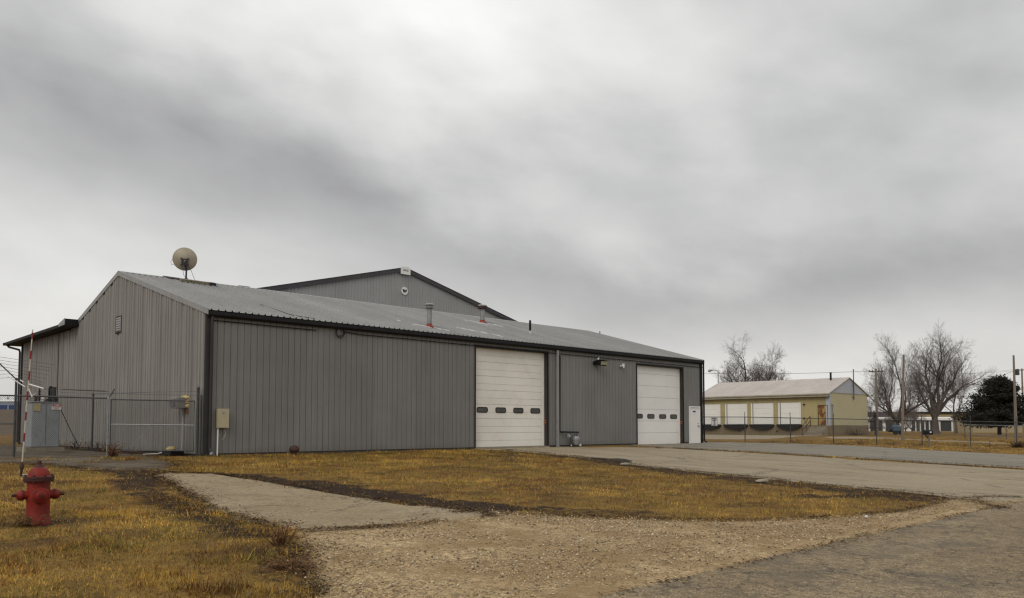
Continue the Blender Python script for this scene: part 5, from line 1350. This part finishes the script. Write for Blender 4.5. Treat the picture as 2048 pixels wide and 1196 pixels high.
def evergreen(base, seed):
    r = random.Random(seed)
    t = thing('evergreen_tree', 'dense dark evergreen tree spreading at the right edge', 'tree', base)
    MB().tube([base - Vector((0, 0, .2)), base + Vector((0, 0, 2.0)), base + Vector((0.1, 0, 4.6))], [0.22, 0.16, 0.06], 8).build('trunk', M['bark_dark'], t)
    vs, fs, cs = [], [], []
    n = 0
    limbs = MB()
    for k in range(230):
        z = 1.2 + 4.75 * r.random() ** 1.15
        R = 3.7 * max(0.02, 1 - (z - 1.7) / 4.45) ** 0.72 if z > 1.7 else 3.7 * (0.78 + 0.22 * (z - 1.2) / 0.5)
        R *= r.uniform(0.45, 1.18)
        th = r.uniform(0, 2 * pi)
        d = Vector((cos(th), sin(th), 0.0))
        p0 = base + Vector((0, 0, max(z - 0.35, 0.5)))
        p1 = base + d * R + Vector((0, 0, z + r.uniform(0, 0.3)))
        limbs.tube([p0, p0.lerp(p1, .5) + Vector((0, 0, .1)), p1], [0.05, 0.035, 0.01], 4, False)
        for q in range(130):
            w = r.random() ** 0.6
            spread_ = 0.16 + 0.42 * w * (1.15 - w)
            c = p0.lerp(p1, 0.25 + 0.8 * w) + Vector((r.gauss(0, spread_), r.gauss(0, spread_), r.gauss(0, spread_ * 0.7)))
            a = Vector((r.gauss(0, 1), r.gauss(0, 1), r.gauss(0.4, .8))).normalized() * r.uniform(0.14, 0.32)
            b_ = a.orthogonal().normalized() * r.uniform(0.04, 0.10)
            vs += [tuple(c - b_), tuple(c + b_), tuple(c + a)]
            fs.append((n, n + 1, n + 2)); n += 3
            tone = r.uniform(0.6, 1.5)
            col = (0.0125 * tone, 0.0135 * tone, 0.0090 * tone, 1)
            if r.random() < 0.15: col = (0.024 * tone, 0.014 * tone, 0.009 * tone, 1)
            cs += [col] * 3
    limbs.build('branches', M['bark_dark'], t)
    o = link('crown', raw_mesh('crown', np.array(vs), np.array(fs), M['needles'], np.array(cs)), t)
    return t
evergreen(S(51.8, 85), 3)

# far woods on the horizon and the small conifers on the left
def far_wood(name, label, spans, seed, tone):
    r = random.Random(seed)
    vs, fs, cs = [], [], []
    n = 0
    for (l0, l1, d_, h_, cnt) in spans:
        for k in range(cnt):
            l = r.uniform(l0, l1); base = S(l, d_ + r.uniform(-15, 15))
            H = h_ * r.uniform(0.55, 1.15); Rr = H * r.uniform(0.25, 0.45)
            for q in range(55):
                w = r.random()
                c = base + Vector((r.gauss(0, Rr * 0.5), r.gauss(0, Rr * 0.5), H * (0.1 + 0.9 * w)))
                a = Vector((r.gauss(0, .6), r.gauss(0, .6), 1)).normalized() * r.uniform(0.08, 0.2) * H
                b_ = a.orthogonal().normalized() * r.uniform(0.006, 0.02) * H
                vs += [tuple(c - b_), tuple(c + b_), tuple(c + a)]; fs.append((n, n + 1, n + 2)); n += 3
                tt = tone * r.uniform(.7, 1.3)
                cs += [(0.105 * tt, 0.095 * tt, 0.10 * tt, 1)] * 3
    o = link(name, raw_mesh(name, np.array(vs), np.array(fs), M['needles'], np.array(cs)))
    tag(o, label, 'trees', None, 'stuff')
far_wood('far_woods', 'hazy leafless woods along the far horizon', [(170, 330, 420, 9, 90), (-300, -215, 420, 8, 60), (40, 140, 420, 9, 60)], 5, 1.1)
def conifer(label, base, h, r0, seed):
    r = random.Random(seed)
    t = thing('conifer_tree', label, 'tree', base, 'small conifers on the left horizon')
    MB().tube([base - Vector((0, 0, .2)), base + Vector((0, 0, h * .9))], [0.15, 0.04], 6).build('trunk', M['bark_dark'], t)
    vs, fs, cs = [], [], []
    for k in range(900):
        w = r.random(); th = r.uniform(0, 2 * pi); R = r0 * (1 - w) * r.uniform(.3, 1.1)
        c = base + Vector((R * cos(th), R * sin(th), h * (0.08 + 0.92 * w)))
        a = Vector((cos(th), sin(th), -0.2)) * 0.5; b_ = Vector((-sin(th), cos(th), 0)) * 0.14
        n = len(vs); vs += [tuple(c - b_), tuple(c + b_), tuple(c + a)]; fs.append((n, n + 1, n + 2))
        tt = r.uniform(.7, 1.3); cs += [(0.05 * tt, 0.05 * tt, 0.065 * tt, 1)] * 3  # bluish distance haze is mixed into the crown colour
    link('crown', raw_mesh('crown', np.array(vs), np.array(fs), M['needles'], np.array(cs)), t)
conifer('small bluish conifer above the far blue storage building', S(-240, 380), 8.2, 2.3, 2)
conifer('second smaller conifer beside the fence corner on the left horizon', S(-236, 385), 6.0, 2.0, 3)

# ------------------------------------------------------------------ grass, stones, weeds
def blocked(x, y, jit):
    jx = (nrg.random(x.shape) - .5) * jit; jy = (nrg.random(x.shape) - .5) * jit
    r = np.zeros(x.shape, bool)
    for poly in (PAD, GRAVEL, DRIVE, LOT, ROAD):
        r |= inside(poly, x + jx, y + jy)
    r |= inside(YARD, x + jx, y + jy) & (vfbm(x, y, 0.9, 151) < 0.55 + 0.08 * nrg.random(x.shape))
    r |= (y > -0.04) & (x > -0.05)
    return r
def blades(name, label, regions, length, width, jit, seed, gate=None, upright=0.0):
    vs, cs = [], []
    for (x0, x1, y0, y1, dens, sc_) in regions:
        n = int((x1 - x0) * (y1 - y0) * dens)
        x = nrg.uniform(x0, x1, n); y = nrg.uniform(y0, y1, n)
        clump = vfbm(x, y, 2.6, 41)
        keep = ~blocked(x, y, jit) & (nrg.random(n) < np.clip(0.35 + 1.3 * (clump - 0.25), 0.15, 1))
        # only keep what the view from the road could show (a wide margin beyond the frame)
        lat = (x - EYE.x) * sin(FWD) - (y - EYE.y) * cos(FWD); dep = (x - EYE.x) * cos(FWD) + (y - EYE.y) * sin(FWD)
        keep &= (dep > 3) & (np.abs(lat) < dep * 0.78 + 1.5)
        if gate is not None: keep &= vfbm(x, y, 1.5, 141) > gate + 0.1 * nrg.random(n)
        L = litter(x, y)
        keep &= nrg.random(n) > L * 0.35
        x, y, L, clump = x[keep], y[keep], L[keep], clump[keep]
        n = len(x)
        near_ = np.exp(-(x / 40) ** 2 - ((y + 10) / 30) ** 2)
        z = terr(x, y) + near_ * ((vfbm(x, y, 0.5, 5) - 0.5) * 0.07 + (vfbm(x, y, 3.0, 8) - 0.5) * 0.035) - 0.006
        az_ = nrg.uniform(0, 2 * pi, n); tl = np.clip(nrg.normal(1.0 - upright, 0.33, n) + 0.35 * L, 0.1, 1.52)
        ln = length * sc_ * nrg.uniform(0.5, 1.5, n) * (0.7 + 0.7 * clump); wd_ = width * sc_ * nrg.uniform(0.6, 1.4, n)
        d = np.stack([np.cos(az_) * np.sin(tl), np.sin(az_) * np.sin(tl), np.cos(tl)], -1)
        sd = np.stack([-np.sin(az_), np.cos(az_), np.zeros(n)], -1)
        p = np.stack([x, y, z], -1)
        v = np.stack([p - sd * wd_[:, None] * .5, p + sd * wd_[:, None] * .5, p + d * ln[:, None]], 1)
        pat = vfbm(x, y, 0.9, 51); pat2 = vfbm(x, y, 1.7, 61); pick = nrg.random(n)
        straw = np.array([0.55, 0.355, 0.075]); gold = np.array([0.43, 0.235, 0.032]); brn = np.array([0.155, 0.060, 0.012]); grn = np.array([0.135, 0.122, 0.024]); pale = np.array([0.40, 0.31, 0.14]); dark = np.array([0.032, 0.02, 0.012])
        c = np.where((pick < 0.45)[:, None], straw, gold)
        c = np.where((pick > 0.93)[:, None], pale, c)
        c = np.where(((pat > 0.49) & (nrg.random(n) < 0.75))[:, None], brn, c)
        gsel = (pat2 > 0.53) & (nrg.random(n) < 0.6)
        c = np.where(gsel[:, None], grn, c)
        c = np.where((nrg.random(n) < L * 0.9)[:, None], np.where((nrg.random(n) < .55)[:, None], dark, brn * 0.7), c)
        c = c * nrg.uniform(0.72, 1.28, n)[:, None] * (0.30 + 1.35 * vfbm(x, y, 0.7, 71))[:, None]
        vs.append(v.reshape(-1, 3)); cs.append(np.repeat(np.concatenate([c, np.ones((n, 1))], 1), 3, 0))
    v = np.concatenate(vs); c = np.concatenate(cs)
    f = np.arange(len(v)).reshape(-1, 3)
    o = link(name, raw_mesh(name, v, f, M['grass'], c))
    tag(o, label, 'grass', None, 'stuff')
blades('dry_grass', 'short dry yellow grass of the lawns around the drive',
       [(-14, -5, -21, -10, 2600, 1.0), (-14, -2, -10, 1.5, 900, 1.25), (-3, 3, -19.5, -8, 1000, 1.15), (3, 9, -20, -8, 850, 1.25), (-3, 12.2, -8, 0, 620, 1.45), (9, 13, -20, -8, 400, 1.4)],
       0.052, 0.0062, 0.30, 5)
blades('tall_tufts', 'longer uncut grass tufts in the foreground lawn', [(-12, -5, -21, -11, 1500, 1.0), (-9, -6, -20.6, -16.5, 1200, 1.2), (-2.5, 9, -19.5, -1, 160, 1.0)], 0.085, 0.0058, 0.35, 8, 0.57, 0.25)
blades('far_grass', 'yellow grass strip along the far fence', [(31, 62, -22, 12, 110, 1.3), (19.8, 22, -21, -1, 160, 1.3)], 0.06, 0.016, 0.3, 6)

def stones(name, label, n, regions, smin, smax, seed, palette):
    base = np.array([(1, 0, 0), (-1, 0, 0), (0, 1, 0), (0, -1, 0), (0, 0, 1), (0, 0, -1)], float)
    bf = np.array([(0, 2, 4), (2, 1, 4), (1, 3, 4), (3, 0, 4), (2, 0, 5), (1, 2, 5), (3, 1, 5), (0, 3, 5)])
    V, Fs, Cs = [], [], []
    off = 0
    for (poly, bx, cnt) in regions:
        x = nrg.uniform(bx[0], bx[1], cnt); y = nrg.uniform(bx[2], bx[3], cnt)
        k = inside(poly, x + (nrg.random(cnt) - .5) * .5, y + (nrg.random(cnt) - .5) * .5) & (vfbm(x, y, 1.3, 81) > nrg.uniform(0.25, 0.65, cnt))
        x, y = x[k], y[k]; m_ = len(x)
        s = smin * (smax / smin) ** (nrg.random(m_) ** 3.2)
        sc_ = s[:, None] * nrg.uniform(0.55, 1.2, (m_, 3)) * np.array([1, 1, 0.6])
        v = base[None] * sc_[:, None, :] * nrg.uniform(0.7, 1.25, (m_, 6, 1)) + nrg.normal(0, 0.12, (m_, 6, 3)) * s[:, None, None]
        a = nrg.uniform(0, 2 * pi, m_); ca, sa = np.cos(a)[:, None], np.sin(a)[:, None]
        v = np.stack([v[..., 0] * ca - v[..., 1] * sa, v[..., 0] * sa + v[..., 1] * ca, v[..., 2]], -1)
        v += np.stack([x, y, terr(x, y) + 0.010 + s * 0.2], -1)[:, None, :]
        V.append(v.reshape(-1, 3)); Fs.append((bf[None] + (off + np.arange(m_) * 6)[:, None, None]).reshape(-1, 3)); off += m_ * 6
        pal = np.array(palette); c = pal[nrg.integers(0, len(pal), m_)] * nrg.uniform(0.7, 1.3, m_)[:, None]
        Cs.append(np.repeat(np.concatenate([c, np.ones((m_, 1))], 1), 6, 0))
    o = link(name, raw_mesh(name, np.concatenate(V), np.concatenate(Fs), M['stones'], np.concatenate(Cs)))
    tag(o, label, 'gravel', None, 'stuff')
PALE = [(0.49, 0.395, 0.26), (0.42, 0.32, 0.19), (0.36, 0.265, 0.15), (0.30, 0.21, 0.11), (0.57, 0.48, 0.35), (0.25, 0.18, 0.11), (0.43, 0.315, 0.18), (0.47, 0.355, 0.215), (0.34, 0.235, 0.125), (0.14, 0.108, 0.078)]
stones('gravel_stones', 'loose pale gravel stones scattered over the shoulder', 0,
       [(GRAVEL, (-10.5, 9.2, -20.15, -15), 230000), (PAD, (-5.6, -1.8, -16.3, -15.3), 6000), (PAD, (-5.6, -1.8, -16.2, -14.5), 5000), (PAD, (-5.6, -1.8, -16.2, -13.0), 4000), (PAD, (-5.6, -1.8, -16.2, -5.5), 2500), (DRIVE, (6, 22, -21, 0), 800)], 0.004, 0.022, 3, PALE)
stones('road_grit', 'fine loose grit along the road edge', 0, [([(-10.5, -20.2), (30, -20.2), (30, -21.6), (-10.5, -21.6)], (-10.5, 14, -20.75, -20.1), 6000)], 0.005, 0.014, 4, PALE[1:6])

def weed(label, p, h, n, rad, seed, tone=(0.11, 0.055, 0.025), group='dead weed clumps'):
    r = random.Random(seed)
    vs, fs, cs = [], [], []
    z = tz(p[0], p[1])
    for k in range(n):
        a = r.uniform(0, 2 * pi); q = rad * r.random() ** .7
        b0_ = Vector((p[0] + q * cos(a) * .5, p[1] + q * sin(a) * .5, z - .01))
        tip = b0_ + Vector((cos(a) * q + r.gauss(0, .05), sin(a) * q + r.gauss(0, .05), h * r.uniform(.3, 1.1)))
        mid = b0_.lerp(tip, .5) + Vector((r.gauss(0, .03), r.gauss(0, .03), .02))
        sd = Vector((-sin(a + .7), cos(a + .7), 0)) * r.uniform(.003, .008) * (1 + 2 * (h > .35))
        i = len(vs); vs += [tuple(b0_ - sd), tuple(b0_ + sd), tuple(mid - sd * .8), tuple(mid + sd * .8), tuple(tip), tuple(tip + sd * .3)]
        fs += [(i, i + 1, i + 3, i + 2), (i + 2, i + 3, i + 5, i + 4)]
        for _ in range(2):      # seed heads / withered leaves
            c = mid.lerp(tip, r.random()); e = Vector((r.gauss(0, 1), r.gauss(0, 1), r.gauss(0, .6))).normalized() * r.uniform(.02, .05) * (1 + (h > .35))
            i = len(vs); sp2 = e.orthogonal().normalized() * .012 * (1 + (h > .35))
            vs += [tuple(c), tuple(c + e * .5 + sp2), tuple(c + e), tuple(c + e * .5 - sp2)]; fs.append((i, i + 1, i + 2, i + 3))
    for _ in vs:
        pass
    tt = np.array([tone]) * nrg.uniform(.6, 1.5, (len(vs), 1))
    o = link('weed_clump', raw_mesh('weed_clump', np.array(vs), np.array(fs), M['grass'], np.concatenate([tt, np.ones((len(vs), 1))], 1)))
    tag(o, label, 'weeds', group)
weed('small reddish dead weed at the grass edge in the foreground', (-5.95, -16.25), 0.28, 70, 0.22, 1)
weed('dry weed tuft at the foot of the hydrant', (-7.86, -12.98), 0.16, 60, 0.2, 9, (0.10, 0.055, 0.02))
weed('low dark weed tuft below the foreground grass edge', (-6.55, -17.6), 0.10, 60, 0.25, 2)
weed('brown weed clump at the foot of the gate post', (-2.4, 1.0), 0.40, 45, 0.25, 3)
for k in range(6):
    y_ = 2.6 + k * 2.2
    weed('rusty brown weeds growing along the foot of the gable wall', (-0.35 - 0.2 * (k % 3), y_), rng.uniform(.15, .4), 18, 0.5, 20 + k, (0.095, 0.05, 0.025), 'weeds along the gable wall')
for k in range(8):
    q = Vector(RP[1]).lerp(Vector(RP[7]), (k + rng.uniform(.1, .9)) / 8)
    weed('dry weeds along the foot of the far lot fence', (q.x, q.y), rng.uniform(.15, .35), 40, 0.5, 40 + k, (0.09, 0.05, 0.022), 'weeds along the far fence')
weed('dark weed heap at the fence end on the right edge', (44.3, -11.6), 0.4, 120, 0.5, 61, (0.05, 0.03, 0.02))
weed('grey brown weeds against the pale gable foundation', (72.5, 9.6), 0.9, 150, 2.0, 62, (0.11, 0.085, 0.06))
# small litter
def lump(name, label, p, r, mat, seed, flat=0.5, cat='litter', group=None):
    rr_ = random.Random(seed)
    bm = bmesh.new(); bmesh.ops.create_icosphere(bm, subdivisions=2, radius=1.0)
    for v in bm.verts: v.co = Vector((v.co.x * r[0], v.co.y * r[1], v.co.z * r[2])) * (1 + 0.25 * mnoise.noise(v.co * 2.2 + Vector((seed, 0, 0))))
    me = bpy.data.meshes.new(name); bm.to_mesh(me); bm.free(); me.materials.append(M[mat])
    o = link(name, me, None, (p[0], p[1], tz(*p) + r[2] * flat + 0.012)); tag(o, label, cat, group)
lump('limestone', 'pale flat stone beside the driveway edge nearest the stain', (9.1, -9.6), (0.2, 0.1, 0.05), 'concrete', 3, cat='stone')
lump('limestone', 'pale flat stone on the lawn midway along the driveway', (7.3, -15.2), (0.28, 0.10, 0.05), 'concrete', 5, cat='stone')
lump('paper_litter', 'small white scrap lying at the lawn corner by the road', (2.55, -19.62), (0.04, 0.03, 0.03), 'cream', 7)

# ragged debris (dead leaves, thatch, crumbs of asphalt) caught along the edges of the paving
def edge_debris(name, label, edges, seed):
    V, Cs = [], []
    for (poly, per_m, spread_, dark_) in edges:
        n = len(poly)
        for i in range(n - 1):
            a, b_ = np.array(poly[i]), np.array(poly[i + 1])
            L = np.hypot(*(b_ - a)); m_ = int(L * per_m)
            if m_ == 0: continue
            t = nrg.random(m_)[:, None]
            p = a + (b_ - a) * t + nrg.normal(0, spread_, (m_, 2)) * (0.25 + 1.5 * nrg.random((m_, 1)) ** 2)
            k = vfbm(p[:, 0], p[:, 1], 1.9, 91) > nrg.uniform(0.3, 0.62, m_)
            p = p[k]; m_ = len(p)
            if m_ == 0: continue
            z = terr(p[:, 0], p[:, 1]) + 0.020 + 0.012 * nrg.random(m_)
            c = np.concatenate([p, z[:, None]], 1)
            az_ = nrg.uniform(0, 2 * pi, m_); ln = nrg.uniform(0.012, 0.05, m_); wd_ = nrg.uniform(0.006, 0.016, m_)
            d = np.stack([np.cos(az_), np.sin(az_), nrg.uniform(-.1, .5, m_)], -1); sd = np.stack([-np.sin(az_), np.cos(az_), nrg.uniform(-.3, .3, m_)], -1)
            V.append(np.stack([c - sd * wd_[:, None], c + sd * wd_[:, None], c + d * ln[:, None]], 1).reshape(-1, 3))
            pal = np.array([(0.025, 0.015, 0.010), (0.05, 0.027, 0.013), (0.10, 0.048, 0.018), (0.20, 0.12, 0.035), (0.04, 0.032, 0.025)])
            w = np.array([.3, .25, .2, .1, .15]) if dark_ else np.array([.12, .18, .27, .3, .13])
            col = pal[nrg.choice(5, m_, p=w)] * nrg.uniform(.6, 1.4, (m_, 1))
            Cs.append(np.repeat(np.concatenate([col, np.ones((m_, 1))], 1), 3, 0))
    v = np.concatenate(V)
    o = link(name, raw_mesh(name, v, np.arange(len(v)).reshape(-1, 3), M['grass'], np.concatenate(Cs)))
    tag(o, label, 'leaf litter', None, 'stuff')
edge_debris('leaf_litter', 'dark leaf litter and thatch along the edges of the paving',
            [(PAD[:8], 900, 0.16, True), (PAD[8:] + PAD[:1], 1000, 0.16, False), (PAD[7:11], 120, 0.06, False), (GRAVEL[1:7], 900, 0.2, False), (GRAVEL[10:], 500, 0.12, False),
             (DRIVE[1:10], 700, 0.24, True), (DRIVE[11:18], 300, 0.15, True), (LOT[1:7], 300, 0.12, True), (YARD[:8], 700, 0.3, False), (ROAD[2:5], 160, 0.12, False), (LOT[8:15], 120, 0.2, True)], 3)
